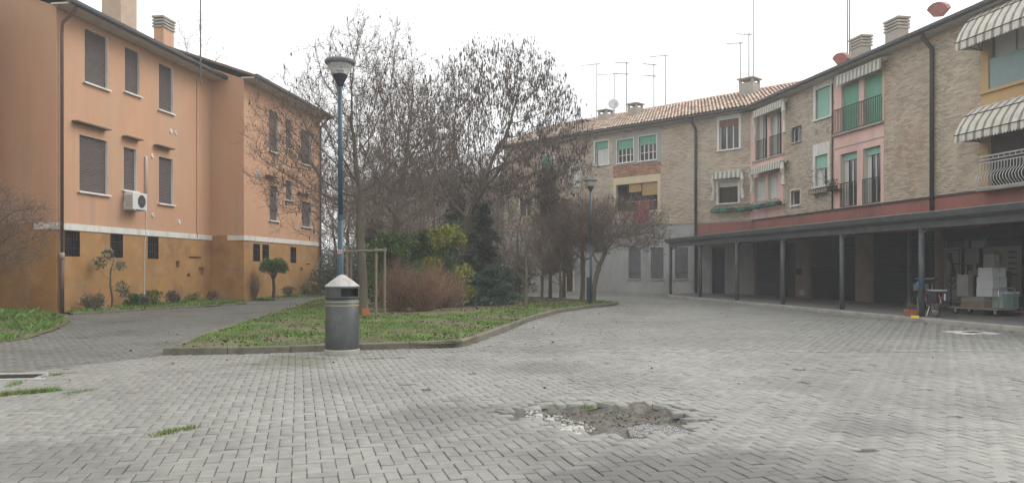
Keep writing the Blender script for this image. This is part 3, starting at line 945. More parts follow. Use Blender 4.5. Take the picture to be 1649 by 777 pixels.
orange_block(FA0, 15.0, 10.0, [(2 + 4 * k, 3 + 4 * k, z, z + 1.6) for k in range(3) for z in (3.8, 6.9)], [(2 + 4 * k, 2.8 + 4 * k, 1.7, 2.5) for k in range(3)], [], 'unseen orange apartment block added left of view, across a gap, to shade the near one')

mb = MB(); mb.tube([(SA2 - .15, -0.62, EAVE), (SA2 - .15, -.12, EAVE - .5), (SA2 - .15, -.10, EAVE - .9), (SA2 - .15, -.10, 0)], .06, 8); mb.build('downpipe', 'brown_pipe', blkB)
# roof details, pipes and vents of the near block
def pipe_on(root, name, pts, r, m, n=10):
    mb = MB(); mb.tube(pts, r, n); return mb.build(name, m, root, True)
pipe_on(blkA, 'downpipe', [(0.12, -0.62, EAVE + .02), (0.12, -0.5, EAVE - .18), (0.12, -0.12, EAVE - .5), (0.12, -0.10, EAVE - 0.8), (0.12, -0.10, 1.9)], 0.05, 'brown_pipe')
pipe_on(blkA, 'downpipe', [(0.12, -0.10, 1.9), (0.12, -0.10, 0.0)], 0.065, 'brown_pipe')
pipe_on(blkA, 'collar', [(0.12, -0.10, 1.92), (0.12, -0.10, 1.72)], 0.075, 'concrete')
_s = FA.s(316)
pipe_on(blkA, 'gas_pipe', [(_s, -0.02, FA.z(316, 128)), (_s, -0.02, BAND1 + .1), (_s, -0.05, BAND1 + .05), (_s, -0.05, BAND0 + .05)], 0.012, 'terracotta', 6)
for px, py in ((275, 211), (283, 214), (245, 251), (246, 346), (288.5, 357)):
    s, z = FA.s(px), FA.z(px, py)
    mb = MB(); mb.lathe([(0.09, 0), (0.09, 0.03), (0.065, 0.04), (0.06, 0.02)], 14)
    o = mb.build('vent_cover', 'white_trim', blkA); o.location = (s, 0.0, z); o.rotation_euler = (R(90), 0, 0)
s, z = FA2.s(414), FA2.z(414, 280)
mb = MB(); mb.box(s - .12, s + .12, -0.02, 0, z - .22, z + .22); mb.build('vent_cover', 'soffit', blkB)

def slat_chimney(root, s, y, z0, ztop, w=0.9, d=0.55, body='orange_plaster'):
    mb = MB(); mb.box(s - w / 2 + .05, s + w / 2 - .05, y - d / 2 + .05, y + d / 2 - .05, z0, ztop - 0.5)
    c = mb.build('chimney', body, root)
    for k in range(4):
        zz = ztop - 0.5 + k * 0.135
        mb = MB(); mb.cbox(s - w / 2 - (0.04 if k == 3 else 0), s + w / 2 + (0.04 if k == 3 else 0), y - d / 2, y + d / 2, zz, zz + 0.09, 0.015)
        mb.build('cowl_slab', 'concrete', c)
    mb = MB()
    for a in (-1, 1):
        for b in (-1, 1):
            mb.box(s + a * (w / 2 - .1) - .04, s + a * (w / 2 - .1) + .04, y + b * (d / 2 - .1) - .04, y + b * (d / 2 - .1) + .04, ztop - 0.5, ztop - 0.02)
    mb.build('cowl_support', 'concrete', c)
dd_ = -2.2
slat_chimney(blkA, FA.s(264, dd_), -dd_, EAVE + 0.3, FA.z(264, 30, dd_))
mb = MB(); mb.box(FA.s(183, -1.8), FA.s(209, -1.8), 1.5, 2.3, EAVE + .2, FA.z(196, -60, -1.8)); mb.build('chimney', 'pale_stack', blkA)

def antenna(x, y, z0, z1, label, yag=1, ang=0.0, dish=False, arm=0.9):
    t = thing('roof_antenna', label, 'antenna', (x, y, z0), ang, 'antennas on the roofs')
    h = z1 - z0
    mb = MB(); mb.tube([(0, 0, 0), (0, 0, h * .55), (0, 0, h)], [0.034, 0.030, 0.026], 6); mb.build('mast', 'mast', t)
    for k in range(yag):
        zz = h - 0.06 - 0.75 * k
        mb = MB(); mb.tube([(-arm, 0, zz), (arm * 0.25, 0, zz)], 0.022, 5); bo = mb.build('boom', 'mast', t)
        mb = MB()
        for j in range(7):
            x_ = -arm + j * arm * 0.19; l = 0.13 + 0.03 * j
            mb.tube([(x_, -l, zz), (x_, l, zz)], 0.010, 4)
        mb.build('dipoles', 'mast', bo)
    return t
x, y, z = AT(323, 88, 31); antenna(x, y, z - 1.2, AT(323, -60, 31)[2], 'thin antenna mast on the roof of the near orange block', 1, R(60))

FD = Frame(-17.0, 86.0, R(-8))
dh = thing('distant_house', 'pale cream house far behind the bare trees', 'building', (*FD.o, 0), FD.ang)
dwin = [(1.5 + 3 * k, 2.7 + 3 * k, z, z + 1.6) for k in range(5) for z in (1.2, 4.4, 7.4)]
mb = MB(); wall_panel(mb, 0, 17, 0, 10.2, dwin, 0, .2); mb.quad((0, 0, 0), (0, 0, 10.2), (0, 9, 10.2), (0, 9, 0)); mb.quad((17, 0, 0), (17, 9, 0), (17, 9, 10.2), (17, 0, 10.2)); mb.quad((0, 9, 0), (0, 9, 10.2), (17, 9, 10.2), (17, 9, 0)); mb.build('wall', 'cream_plaster', dh)
for h in dwin: shutter_window(dh, h, .6)
gable_roof(dh, 0, 17, 9, 10.2, R(20), .5)
# air conditioner, its bracket and conduit
s0, s1 = FA.s(207, .35), FA.s(237.5, .35)
z1, z0 = FA.z(207, 308, .35), FA.z(207, 337, .35)
ac = thing('air_conditioner', 'white air conditioner unit fixed under the small window of the orange facade', 'air conditioner', (*FA.w((s0 + s1) / 2, 0.0), z0), FA.ang)
w2, hh = 0.42, z1 - z0
mb = MB(); mb.cbox(-w2, w2, -0.42, -0.10, 0.04, hh, 0.02); casing = mb.build('casing', 'white_plastic', ac)
mb = MB()
for k in range(1, 5): mb.tube([(0.10 + 0.055 * k * math.cos(a * math.pi / 12), -0.432, hh / 2 + 0.02 + 0.055 * k * math.sin(a * math.pi / 12)) for a in range(25)], 0.006, 4, False)
for a in range(8): mb.tube([(0.10, -0.43, hh / 2 + .02), (0.10 + 0.22 * math.cos(a * math.pi / 4), -0.43, hh / 2 + .02 + 0.22 * math.sin(a * math.pi / 4))], 0.005, 4)
mb.build('fan_grille', 'grey_metal', casing)
mb = MB(); mb.lathe([(0.225, 0), (0.225, 0.004)], 24); o = mb.build('fan_opening', 'black', casing); o.location = (0.10, -0.422, hh / 2 + .02); o.rotation_euler = (R(90), 0, 0)
mb = MB()
for k in range(8): mb.box(-w2 - 0.006, -w2 + 0.002, -0.40, -0.13, 0.10 + k * 0.055, 0.125 + k * 0.055)
mb.build('side_louvre', 'grey_metal', casing)
for sx in (-0.32, 0.32):
    mb = MB(); mb.box(sx - .02, sx + .02, -0.45, -0.0, 0.0, 0.038); mb.box(sx - .02, sx + .02, -0.035, -0.0, -0.02, 0.30); mb.build('bracket', 'white_metal', ac)
s = FA.s(235, .04); za, zb = FA.z(235, 252, .04), FA.z(235, 312, .04)
co = thing('conduit', 'white plastic pipe running down the orange facade to the air conditioner', 'pipe', (*FA.w(s, 0), 0), FA.ang)
mb = MB(); mb.tube([(0, 0.0, za), (0, -0.05, za - .03), (0, -0.055, za - .12), (0, -0.055, zb)], 0.04, 8); mb.build('duct', 'white_plastic', co, True)
mb = MB(); mb.tube([(0.05, -0.02, zb - 0.5), (0.03, -0.03, 2.9), (0.0, -0.045, 2.75), (-0.03, -0.015, 2.4), (-0.05, -0.015, 1.2), (-0.06, -0.015, 0.25)], 0.014, 6); mb.build('hose', 'white_plastic', co)

# ------------------------------------------------------------------ the brick building on the right: two wings meeting at a bend
BZ = 3.92                                                    # foot of the brickwork
EB = 9.55
def glazed(root, r, shut=0.0, shut_mat='green_shutter', sur='white_trim', sw=0.10, recess=0.16, mull=1, frame='white_trim', sill=True, curtain=None, box=None, name='window', top=0.0, pane='dark_glass', transom=0):
    """window in a facade opening r: surround, frame with mullions, pane, part-lowered roller shutter"""
    s0, s1, z0, z1 = r
    f = 0.045
    mb = MB()
    a, b = s0, s1
    border(mb, a, b, z0, z1, f, recess - 0.05, recess)
    for k in range(1, mull + 1):
        x = a + (b - a) * k / (mull + 1); mb.box(x - f * .7, x + f * .7, recess - 0.052, recess, z0 + f, z1 - f)
    for k in range(1, transom + 1):
        zz = z0 + (z1 - z0) * k / (transom + 1); mb.box(a + f, b - f, recess - .048, recess - .01, zz - .018, zz + .018)
    w = mb.build(name, frame, root)
    if sur:
        mb = MB()
        mb.box(s0 - sw, s0, -0.03, recess, z0 - sw * .4, z1 + sw + top); mb.box(s1, s1 + sw, -0.03, recess, z0 - sw * .4, z1 + sw + top); mb.box(s0, s1, -0.03, recess, z1, z1 + sw + top)
        mb.build('surround', sur, w)
    mb = MB(); mb.box(s0 + f, s1 - f, recess - 0.028, recess - 0.018, z0 + f, z1 - f); mb.build('pane', pane, w)
    if curtain:
        mb = MB()
        n = 14
        for (x0, x1) in curtain:
            x0, x1 = s0 + (s1 - s0) * x0, s0 + (s1 - s0) * x1
            for i in range(n):
                xa, xb = x0 + (x1 - x0) * i / n, x0 + (x1 - x0) * (i + 1) / n
                ya, yb = recess - 0.034 - 0.008 * (i % 2), recess - 0.034 - 0.008 * ((i + 1) % 2)
                mb.quad((xa, ya, z0 + f), (xb, yb, z0 + f), (xb, yb, z1 - f), (xa, ya, z1 - f))
        mb.build('curtain', 'curtain', w)
    if shut:
        zs = z1 - (z1 - z0) * shut
        mb = MB(); slats(mb, s0 + .01, s1 - .01, zs, z1, recess - 0.09, 0.05, 0.010); mb.box(s0 + .01, s1 - .01, recess - .10, recess - .075, zs - .005, zs + .04)
        mb.build('shutter', shut_mat, w)
    if box:
        mb = MB(); mb.box(s0, s1, 0.0, recess - .06, z1 - (z1 - z0) * box, z1); mb.build('shutter_box', 'brown_box', w)
    if sill:
        mb = MB(); mb.cbox(s0 - sw, s1 + sw, -0.09, recess - .05, z0 - 0.07, z0 - .002, .008); mb.build('sill', sur or 'white_trim', w)
    return w

def railing(root, s0, s1, z0, z1, y=-0.06, m='iron', step=0.11, name='railing'):
    mb = MB()
    mb.box(s0, s1, y - .018, y + .018, z1 - .03, z1); mb.box(s0, s1, y - .015, y + .015, z0, z0 + .025)
    r = mb.build(name, m, root)
    n = max(2, round((s1 - s0) / step))
    for i in range(n + 1):
        x = s0 + .01 + (s1 - s0 - .02) * i / n
        mb = MB(); mb.box(x - .008, x + .008, y - .008, y + .008, z0 + .025, z1 - .03); mb.build('baluster', m, r)
    return r

def stripe_valance(root_label, fr, s0, s1, ztop, drop, out, m1, m2, n, slope=0.0, side=0.0):
    """rolled-up awning: case on the wall and a scalloped striped valance, bunched cloth at both ends"""
    t = thing('awning', root_label, 'awning', (*fr.w((s0 + s1) / 2, 0), ztop), fr.ang, 'rolled up striped awnings')
    w = (s1 - s0) / 2
    mb = MB(); mb.tube([(-w, -out * .45, 0.02), (w, -out * .45, 0.02)], 0.06, 8); mb.box(-w, w, -out, 0.0, 0.055, 0.085); mb.build('case', 'awning_light', t)
    for k in range(n):
        a, b = -w + 2 * w * k / n, -w + 2 * w * (k + 1) / n
        mb = MB(); seg = 5
        vs = []
        for i in range(seg + 1):
            x = a + (b - a) * i / seg; y = -out - 0.02 - 0.03 * math.sin(math.pi * i / seg)
            zb = -drop * (0.86 + 0.14 * math.sin(math.pi * i / seg))
            vs += [(x, -out + 0.0, 0.055), (x, y, zb)]
        mb.add(vs, [(2 * i, 2 * i + 1, 2 * i + 3, 2 * i + 2) for i in range(seg)])
        mb.build('stripe', m1 if k % 2 else m2, t)
    if side:
        for e in (-1, 1):
            mb = MB()
            pts = [(e * (w - .05), -out * .8, 0.0), (e * (w + .05), -out * .9, -side * .3), (e * (w - .02), -out * .7, -side * .6), (e * (w + .06), -out * .8, -side)]
            mb.tube(pts, [0.07, 0.11, 0.06, 0.10], 7); mb.build('side_curtain', m1, t)
    return t

def fan_awning(label, fr, s0, s1, ztop, zbot, out, n):
    """fixed bonnet awning: stripes over three curved hoops, scalloped lower edge"""
    t = thing('awning', label, 'awning', (*fr.w((s0 + s1) / 2, 0), ztop), fr.ang, 'open bonnet awnings over the balcony windows')
    w = (s1 - s0) / 2; hgt = ztop - zbot
    prof = [(0.0, 0.0), (0.30 * out, -0.10 * hgt), (0.62 * out, -0.30 * hgt), (0.88 * out, -0.58 * hgt), (1.0 * out, -0.80 * hgt)]
    for k in range(n):
        a, b = -w + 2 * w * k / n, -w + 2 * w * (k + 1) / n
        vs = []
        for x in (a, b):
            for o_, z in prof: vs.append((x, -o_, z))
        m = len(prof)
        mb = MB(); mb.add(vs, [(i, i + 1, m + i + 1, m + i) for i in range(m - 1)])
        seg = 6; base = []
        for i in range(seg + 1):
            x = a + (b - a) * i / seg
            base += [(x, -out, -0.80 * hgt), (x, -out - 0.02 * math.sin(math.pi * i / seg), -(0.95 + 0.05 * math.sin(math.pi * i / seg)) * hgt)]
        mb.add(base, [(2 * i, 2 * i + 1, 2 * i + 3, 2 * i + 2) for i in range(seg)])
        mb.build('stripe', 'awning_dark' if k % 3 == 1 else 'awning_light', t)
    for e in (-1, 1):                                         # gussets closing the ends
        vs = [(e * w, 0, 0)] + [(e * w, -o_, z) for o_, z in prof[1:]] + [(e * w, -out, -hgt * .95), (e * w, -0.02, -hgt * 0.93)]
        mb = MB(); mb.add(vs, [tuple(range(len(vs)))]); mb.build('gusset', 'awning_light', t)
    for o_, z in (prof[2], prof[4]):
        mb = MB(); mb.tube([(-w, 0, -hgt * .93), (-w, -o_ - .015, z + .01), (w, -o_ - .015, z + .01), (w, 0, -hgt * .93)], 0.012, 6); mb.build('hoop', 'iron', t)
    return t

def brick_wing(name, label, fr, length, depth, panels, holes, ground_mat, ground_holes, nsingle=0, key=None):
    """panels: (s0, s1, z0, z1, material) plastered fields; holes: openings above BZ"""
    root = thing(name, label, 'building', (*fr.o, 0), fr.ang)
    mb = MB()
    wall_panel(mb, 0, length, BZ, EB + 0.05, holes, 0.0, 0.18)
    mb.quad((0, 0, 0), (0, 0, EB), (0, depth, EB), (0, depth, 0)); mb.quad((length, 0, 0), (length, depth, 0), (length, depth, EB), (length, 0, EB)); mb.quad((0, depth, 0), (0, depth, EB), (length, depth, EB), (length, depth, 0))
    wall = mb.build('wall', 'mortar', root)
    nob = holes + [(p[0], p[1], p[2], p[3]) for p in panels]
    brickwork(wall, 0.005, length - 0.005, BZ, EB, nob, 'brick', nsingle, key)
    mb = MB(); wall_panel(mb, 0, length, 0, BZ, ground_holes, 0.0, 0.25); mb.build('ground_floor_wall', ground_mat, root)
    for a, b, c, e, m in panels:
        mb = MB()
        wall_panel(mb, a, b, c, e, [h for h in holes if a - .01 <= h[0] and h[1] <= b + .01 and h[3] > c and h[2] < e], 0.016, 0.03)
        mb.quad((a, -.016, c), (a, -.016, e), (a, 0, e), (a, 0, c)); mb.quad((b, -.016, c), (b, 0, c), (b, 0, e), (b, -.016, e))
        mb.build('plaster_panel', m, root)
    return root

# wing 1 (far, turned 45 degrees)
def r1(*a): return FB1.rect(*a)
w_white = r1(1158.5, 1190, 194.5, 242)
w_awn = r1(1157, 1188.5, 293, 327.5)
w_single = r1(958.5, 979.5, 229, 266.5)
w_pa, w_pb = r1(994, 1020, 226.5, 263), r1(1029, 1057, 220.5, 259.5)
w_log = r1(992, 1059, 298, 358)
w_l1, w_l2, w_l3 = r1(872, 892, 251, 284), r1(920, 934, 270, 300), r1(838, 855, 321, 349)
h1 = [w_white, w_awn, w_single, w_pa, w_pb, w_log, w_l1, w_l2, w_l3]
panels1 = [(w_pa[0] - 0.3, w_pb[1] + 0.3, w_pa[2] - 0.16, w_pb[3] + 0.35, 'grey_render'), (w_log[0] - 0.2, w_log[1] + 0.2, w_log[2] - 0.03, w_log[3] + 0.42, 'cream_plaster'),
           (w_l3[0] - 0.35, w_l3[1] + 0.3, w_l3[2] - 0.35, w_l3[3] + 0.5, 'cream_plaster'), (L1 - 0.15, L1, BZ, EB, 'pink_plaster')]
g1 = [r1(1012, 1032, 399, 448), r1(1048, 1068.5, 398.5, 448), r1(1087, 1108, 398, 448)]
door1 = (FB1.s(1146), FB1.s(1167), 0.1, FB1.z(1146, 398))
door2 = (FB1.s(908), FB1.s(925), 0.0, 2.15)
wing1 = brick_wing('brick_apartment_wing', 'far brick apartment wing with tiled roof, grey rendered ground floor and cream balcony', FB1, L1, 10.0, panels1, h1, 'grey_render', g1 + [door1, door2])
rb = (w_pa[0] - 0.3, w_pb[1] + 0.3, w_log[3] + 0.42, w_pa[2] - 0.16)
brickwork(wing1, rb[0], rb[1], rb[2], rb[3], [], 'red_brick', proud=0.02, name='brick_apron')
roof1 = gable_roof(wing1, 0, L1 + 0.6, 10.0, EB, R(21), 0.5)
tile_slope(roof1, 0, L1 + 1.6, 10.0, EB, R(21), 0.5)
mb = MB(); mb.tube([(-0.3, 5.0, EB + 2.23), (L1 + 1.2, 5.0, EB + 2.23)], 0.13, 8); mb.build('ridge_tiles', 'roof_tile', roof1)
mb = MB(); mb.box(0, L1, -0.035, 0.0, BZ - 0.05, BZ + 0.03); mb.build('string_course', 'concrete', wing1)
glazed(wing1, w_white, 0.22, 'brown_box', mull=2, sw=0.13, top=0.1)
glazed(wing1, w_awn, 0.25, 'awning_light', sw=0.11, mull=1, frame='brown_door')
glazed(wing1, w_single, 0.30, 'green_shutter', sw=0.10, mull=1, curtain=[(0.1, 0.9)])
glazed(wing1, w_pa, 0.40, 'green_shutter', sur='white_trim', sw=0.06, mull=3, transom=2)
glazed(wing1, w_pb, 0.34, 'green_shutter', sur='white_trim', sw=0.06, mull=3, transom=2)
glazed(wing1, w_l1, 0.55, 'green_shutter', sw=0.08, mull=1)
glazed(wing1, w_l2, 0.0, sw=0.06, mull=1, curtain=[(0, 1)])
glazed(wing1, w_l3, 0.2, 'brown_shutter', sur='cream_plaster', sw=0.08, mull=1)
# the cream balcony: dark recess, bamboo blind, railing wires
s0, s1, z0, z1 = w_log
mb = MB(); mb.box(s0, s1, 0.9, 0.95, z0, z1); mb.box(s0, s1, 0.18, 0.9, z0 - .03, z0); mb.box(s0, s1, 0.18, 0.9, z1, z1 + .03); mb.box(s0 - .03, s0, .18, .9, z0, z1); mb.box(s1, s1 + .03, .18, .9, z0, z1)
lg = mb.build('balcony_recess', 'brown_door', wing1)
mb = MB(); mb.box(s0 + .3, s0 + .38, .82, .89, z0, z1); mb.box(s0 + 1.3, s0 + 1.38, .82, .89, z0, z1); mb.box(s0 + .38, s0 + 1.3, .86, .88, z0, z1); mb.build('balcony_door', 'dark_glass', lg)
mb = MB(); slats(mb, s0 + (s1 - s0) * .62, s1 - .03, z1 - 0.75, z1 - .02, 0.10, 0.06, 0.012); mb.build('bamboo_blind', 'bamboo', lg)
mb = MB(); slats(mb, s0 + (s1 - s0) * .30, s0 + (s1 - s0) * .6, z1 - 0.5, z1 - .02, 0.10, 0.06, 0.012); mb.build('bamboo_blind', 'bamboo', lg)
mb = MB(); mb.box(s0, s1, -0.02, 0.10, z0 - .0, z0 + 0.62); mb.build('parapet', 'cream_plaster', lg)
cl = thing('cloth', 'red cloth hung over the parapet of the cream balcony', 'cloth', (*FB1.w(s0 + (s1 - s0) * .66, 0.06), z0), FB1.ang)
mb = MB()
n = 10
vs = []
for i in range(n + 1):
    x = -0.42 + 0.9 * i / n
    vs += [(x, 0.02, 1.15 + .02 * math.sin(i * 2)), (x, -0.03 + .03 * math.sin(i * 1.9), 0.75), (x, -0.02 + 0.05 * math.sin(i * 2.3), 0.35 + .05 * math.sin(i)), (x + 0.03, 0.0 + .05 * math.sin(i * 1.7), -0.05 + .06 * math.cos(i * .9))]
mb.add(vs, [(4 * i + k, 4 * i + k + 1, 4 * i + k + 5, 4 * i + k + 4) for i in range(n) for k in range(3)])
mb.build('fabric', 'red_cloth', cl)
mb = MB(); mb.tube([(-1.2, 0.0, 1.15), (0.95, 0.0, 1.15)], 0.012, 6); mb.build('drying_rod', 'white_metal', cl)
for h in g1:
    s0, s1, z0, z1 = h
    mb = MB(); mb.box(s0, s1, 0.06, 0.10, z0, z1); w = mb.build('window', 'grey_shutter', wing1)
    mb = MB()
    for k in range(2):
        a, b = s0 + (s1 - s0) * k / 2 + .015, s0 + (s1 - s0) * (k + 1) / 2 - .015
        for i in range(5): mb.box(a + (b - a) * i / 5 + .006, a + (b - a) * (i + 1) / 5 - .006, 0.035, 0.06, z0 + .02, z1 - .02)
        mb.box(a, b, 0.015, 0.035, z0 + .35, z0 + .43); mb.box(a, b, 0.015, 0.035, z1 - .4, z1 - .32)
    mb.build('shutter', 'grey_shutter', w)
    mb = MB(); mb.cbox(s0 - .06, s1 + .06, -.06, .05, z0 - .09, z0 - .002, .008); mb.build('sill', 'concrete', w)
s0, s1, z0, z1 = door1
mb = MB(); mb.box(s0, s1, .16, .22, z0 - .1, z1); d = mb.build('door', 'blue_door', wing1)
mb = MB(); border(mb, s0, s1, z0 - .1, z1, .07, .06, .16, False); mb.box(s0 + .07, s1 - .07, .10, .16, z1 - .62, z1 - .55); mb.build('frame', 'blue_door', d)
mb = MB(); mb.box(s0 + .07, s1 - .07, .15, .158, z1 - .55, z1 - .07); mb.build('pane', 'dark_glass', d)
for k in range(2):
    for j in range(2):
        a = s0 + .12 + k * (s1 - s0 - .2) / 2; mb = MB(); mb.cbox(a, a + (s1 - s0 - .2) / 2 - .06, .145, .16, .25 + j * .85, .95 + j * .8, .0); mb.build('door_panel', 'blue_door', d)
s0, s1, z0, z1 = door2
mb = MB(); mb.box(s0 + .1, s1 - .1, .16, .22, 0, z1 - .1); d = mb.build('door', 'dark_shop', wing1)
mb = MB(); border(mb, s0, s1, 0, z1, .12, -.02, .16, False); mb.build('frame', 'cream_plaster', d)
s = FB1.s(1121.5)
pipe_on(wing1, 'downpipe', [(s, -0.5, EB), (s, -0.45, EB - .2), (s, -0.09, EB - .55), (s, -0.08, EB - .9), (s, -0.08, 0.02)], 0.07, 'dark_gutter')
stripe_valance('small rolled up awning with drooping ends over the brown window of the far wing', FB1, FB1.s(1148, .3), FB1.s(1194, .3), FB1.z(1157, 279, .3), 0.32, 0.32, 'awning_light', 'awning_green', 13, side=1.4)

# wing 2 (near, runs towards the camera)
def r2(*a): return FB2.rect(*a)
p1a, p1b = r2(1218.7, 1235.7, 188, 258.4), r2(1241, 1259, 180, 252)
q1a, q1b = r2(1215.5, 1233, 287, 325.8), r2(1236.5, 1253, 280, 321.5)
sm1, sm2 = r2(1275.5, 1290.8, 206.8, 230.6), r2(1274, 1289, 307.7, 331)
w3, w4 = r2(1314, 1337.5, 146, 193.5), r2(1313, 1333.5, 252, 301)
p2a, p2b = r2(1355.6, 1383.6, 138.3, 214.5), r2(1391.6, 1421.5, 123, 204)
q2a, q2b = r2(1354, 1380.4, 249, 332), r2(1390, 1418.5, 238.6, 326)
q2a = (q2a[0], q2a[1], BZ + .04, q2a[3]); q2b = (q2b[0], q2b[1], BZ + .04, q2a[3])
p2b = (p2b[0], p2b[1], p2a[2], p2a[3])
sy = FB2.s(1580)
yu = (FB2.s(1592), FB2.s(1592) + 1.9, FB2.z(1592, 144), FB2.z(1592, 40))
yl = (FB2.s(1592), FB2.s(1592) + 1.9, BZ + .05, FB2.z(1592, 212))
h2 = [p1a, p1b, q1a, q1b, sm1, sm2, w3, w4, p2a, p2b, q2a, q2b, yu, yl]
sp2a, sp2b = FB2.s(1344.3), FB2.s(1423.8)
panels2 = [(0.0, FB2.s(1262), BZ, EB, 'pink_plaster'), (sp2a, sp2b, BZ, EB, 'pink_plaster'), (sy, sy + 3.2, BZ, EB, 'yellow_plaster')]
def sh(a, b, ztop, z0=0.10): return (FB2.s(a), FB2.s(b), z0, ztop)
shops = [sh(1215, 1255, 2.75), sh(1262, 1281, 2.6), sh(1302, 1377, 2.75), sh(1400, 1505, 2.8), (FB2.s(1511), L2 - 1.0, 0.10, 2.9)]
key2 = lambda s, z: abs(FB2.w(s)[1] - 23.5) + 0.25 * abs(z - 6.0) + (50 if FB2.s(1648) < s or s < FB2.s(1515) else 0)
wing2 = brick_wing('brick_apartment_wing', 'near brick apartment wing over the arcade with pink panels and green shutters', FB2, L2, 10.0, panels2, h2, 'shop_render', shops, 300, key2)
roof2 = gable_roof(wing2, -0.4, L2, 10.0, EB, R(21), 0.5)
tile_slope(roof2, 0.6, L2, 10.0, EB + .05, R(21), 0.1, 0.3, 0.5)
# red band between shops and flats
mb = MB()
cuts = [0.05, FB2.s(1386), FB2.s(1507), L2]
for a, b in zip(cuts[:-1], cuts[1:]): mb.box(a + .008, b - .008, -0.05, -0.001, 2.75, BZ - 0.05)
mb.build('fascia_band', 'red_band', wing2)
mb = MB(); mb.box(0, L2, -0.10, 0.0, BZ - 0.05, BZ + 0.01); mb.build('string_course', 'dark_gutter', wing2)
s1_ = FB1.s(1122)
mb = MB(); mb.box(s1_ + .05, L1 - .03, -0.05, -0.001, 2.75, BZ - 0.052); mb.build('fascia_band', 'red_band', wing1)
gl = dict(sur=None, sill=False)
for r in (p1a, p1b): glazed(wing2, r, 0.0, mull=1, curtain=[(0.0, 0.35)], recess=0.2, **gl); railing(wing2, r[0] - .02, r[1] + .02, r[2] + .02, r[2] + 0.95)
for r in (q1a, q1b): glazed(wing2, r, 0.12, 'awning_light', mull=1, curtain=[(0.05, 0.75)], recess=0.2, **gl)
glazed(wing2, sm1, 0, sw=0.04, mull=0, sur='concrete'); glazed(wing2, sm2, 0, sw=0.05, mull=0)
glazed(wing2, w3, 1.0, 'pale_green_shutter', sw=0.17, top=0.35); glazed(wing2, w4, 0.42, 'pale_green_shutter', sw=0.16, top=0.35, mull=1, curtain=[(0.05, 0.4)])
for r in (p2a, p2b): glazed(wing2, r, 1.0, 'green_shutter', mull=1, recess=0.2, **gl)
for r in (q2a, q2b): glazed(wing2, r, 0.12, 'pale_green_shutter', mull=1, recess=0.24, curtain=[(0.0, 0.22)], **gl); railing(wing2, r[0] + .01, r[1] - .01, r[2] + .02, r[2] + 1.0, y=-0.04)
railing(wing2, sp2a + .1, sp2b - .03, p2a[2] + .02, p2a[2] + 1.02, y=-0.10)
mb = MB(); mb.box(sp2a + .0, sp2b + .02, -0.14, -0.017, p2a[2] - .08, p2a[2] - .0); mb.box(sp2a, sp2b, -.03, -.017, p2a[2] - .62, p2a[2] - .58); mb.build('ledge', 'concrete', wing2)
mb = MB(); mb.box(0.02, FB2.s(1262), -0.08, -0.017, p1a[2] - .10, p1a[2] - .02); mb.build('ledge', 'concrete', wing2)
# ochre bay with balcony
glazed(wing2, yu, 0.0, mull=1, frame='grey_metal', sur=None, sill=False, recess=0.18, curtain=[(0.05, 0.95)])
mb = MB(); mb.box(yu[0] + .02, yu[1] - .02, 0.02, 0.045, yu[2], yu[2] + 0.95); mb.build('balustrade_panel', 'teal_glass', wing2)
mb = MB(); mb.cbox(sy, sy + 3.2, -0.10, -.017, yu[2] - .12, yu[2] - .02, .01); mb.build('ledge', 'yellow_plaster', wing2)
glazed(wing2, yl, 0.72, 'brown_shutter', mull=1, frame='brown_door', sur=None, sill=False, recess=0.18)
# bulging white balcony railing
b0, b1 = FB2.s(1576, .35), FB2.s(1576, .35) + 3.0
z0, z1 = BZ + .02, BZ + 1.0
rl = thing('balcony_railing', 'white bulging metal railing in front of the ochre bay', 'railing', (*FB2.w(b0, 0), 0), FB2.ang)
Lr = b1 - b0
def bar(x, y):
    pts = []
    for t in (0, .12, .25, .4, .55, .7, .85, 1.0):
        bul = 0.20 * math.sin(math.pi * min(1, t * 1.35)) ** 1.2 if t < 0.74 else 0.02
        pts.append((x, -y - bul, z0 + (z1 - .22 - z0) * t))
    return pts
mb = MB()
for zz in (z0, z1 - .22, z1 - .12): mb.box(0, Lr, -0.33, -0.30, zz, zz + .025); mb.box(0, .025, -0.30, 0, zz, zz + .025)
mb.box(-.01, Lr, -0.345, -0.285, z1 - .02, z1 + .02); mb.box(-.01, .035, -.285, 0, z1 - .02, z1 + .02)
fr_ = mb.build('rail', 'white_metal', rl)
for i in range(26):
    mb = MB(); mb.tube(bar(0.06 + i * (Lr - .1) / 25, 0.315), 0.012, 5); mb.build('baluster', 'white_metal', fr_)
mb = MB()
for i in range(14): mb.box(0.1 + i * (Lr - .2) / 13 - .01, 0.1 + i * (Lr - .2) / 13 + .01, -0.32, -0.31, z1 - .1, z1 - .02)
mb.build('top_pattern', 'white_metal', fr_)
mb = MB(); mb.box(-.05, Lr, -0.42, -.10, z0 - .10, z0 - .01); mb.build('balcony_slab', 'concrete', rl)
fan_awning('upper open striped bonnet awning over the ochre bay, cut by the right edge', FB2, FB2.s(1543, .85), FB2.s(1543, .85) + 4.0, FB2.z(1575, 22), FB2.z(1543, 82, .85) - .05, 0.95, 36)
fan_awning('lower open striped bonnet awning above the bulging white railing', FB2, FB2.s(1541, .85), FB2.s(1541, .85) + 4.0, FB2.z(1575, 172), FB2.z(1541, 231, .85) - .02, 0.95, 36)
stripe_valance('rolled up striped awning over the upper windows by the bend, drooping at both ends', FB2, FB2.s(1213, .4), FB2.s(1260, .4), FB2.z(1213, 182, .4), 0.30, 0.42, 'awning_light', 'awning_green', 25, side=1.5)
stripe_valance('rolled up striped awning over the lower windows by the bend, drooping at both ends', FB2, FB2.s(1209, .4), FB2.s(1258, .4), FB2.z(1209, 273, .4), 0.30, 0.42, 'awning_light', 'awning_green', 25, side=1.1)
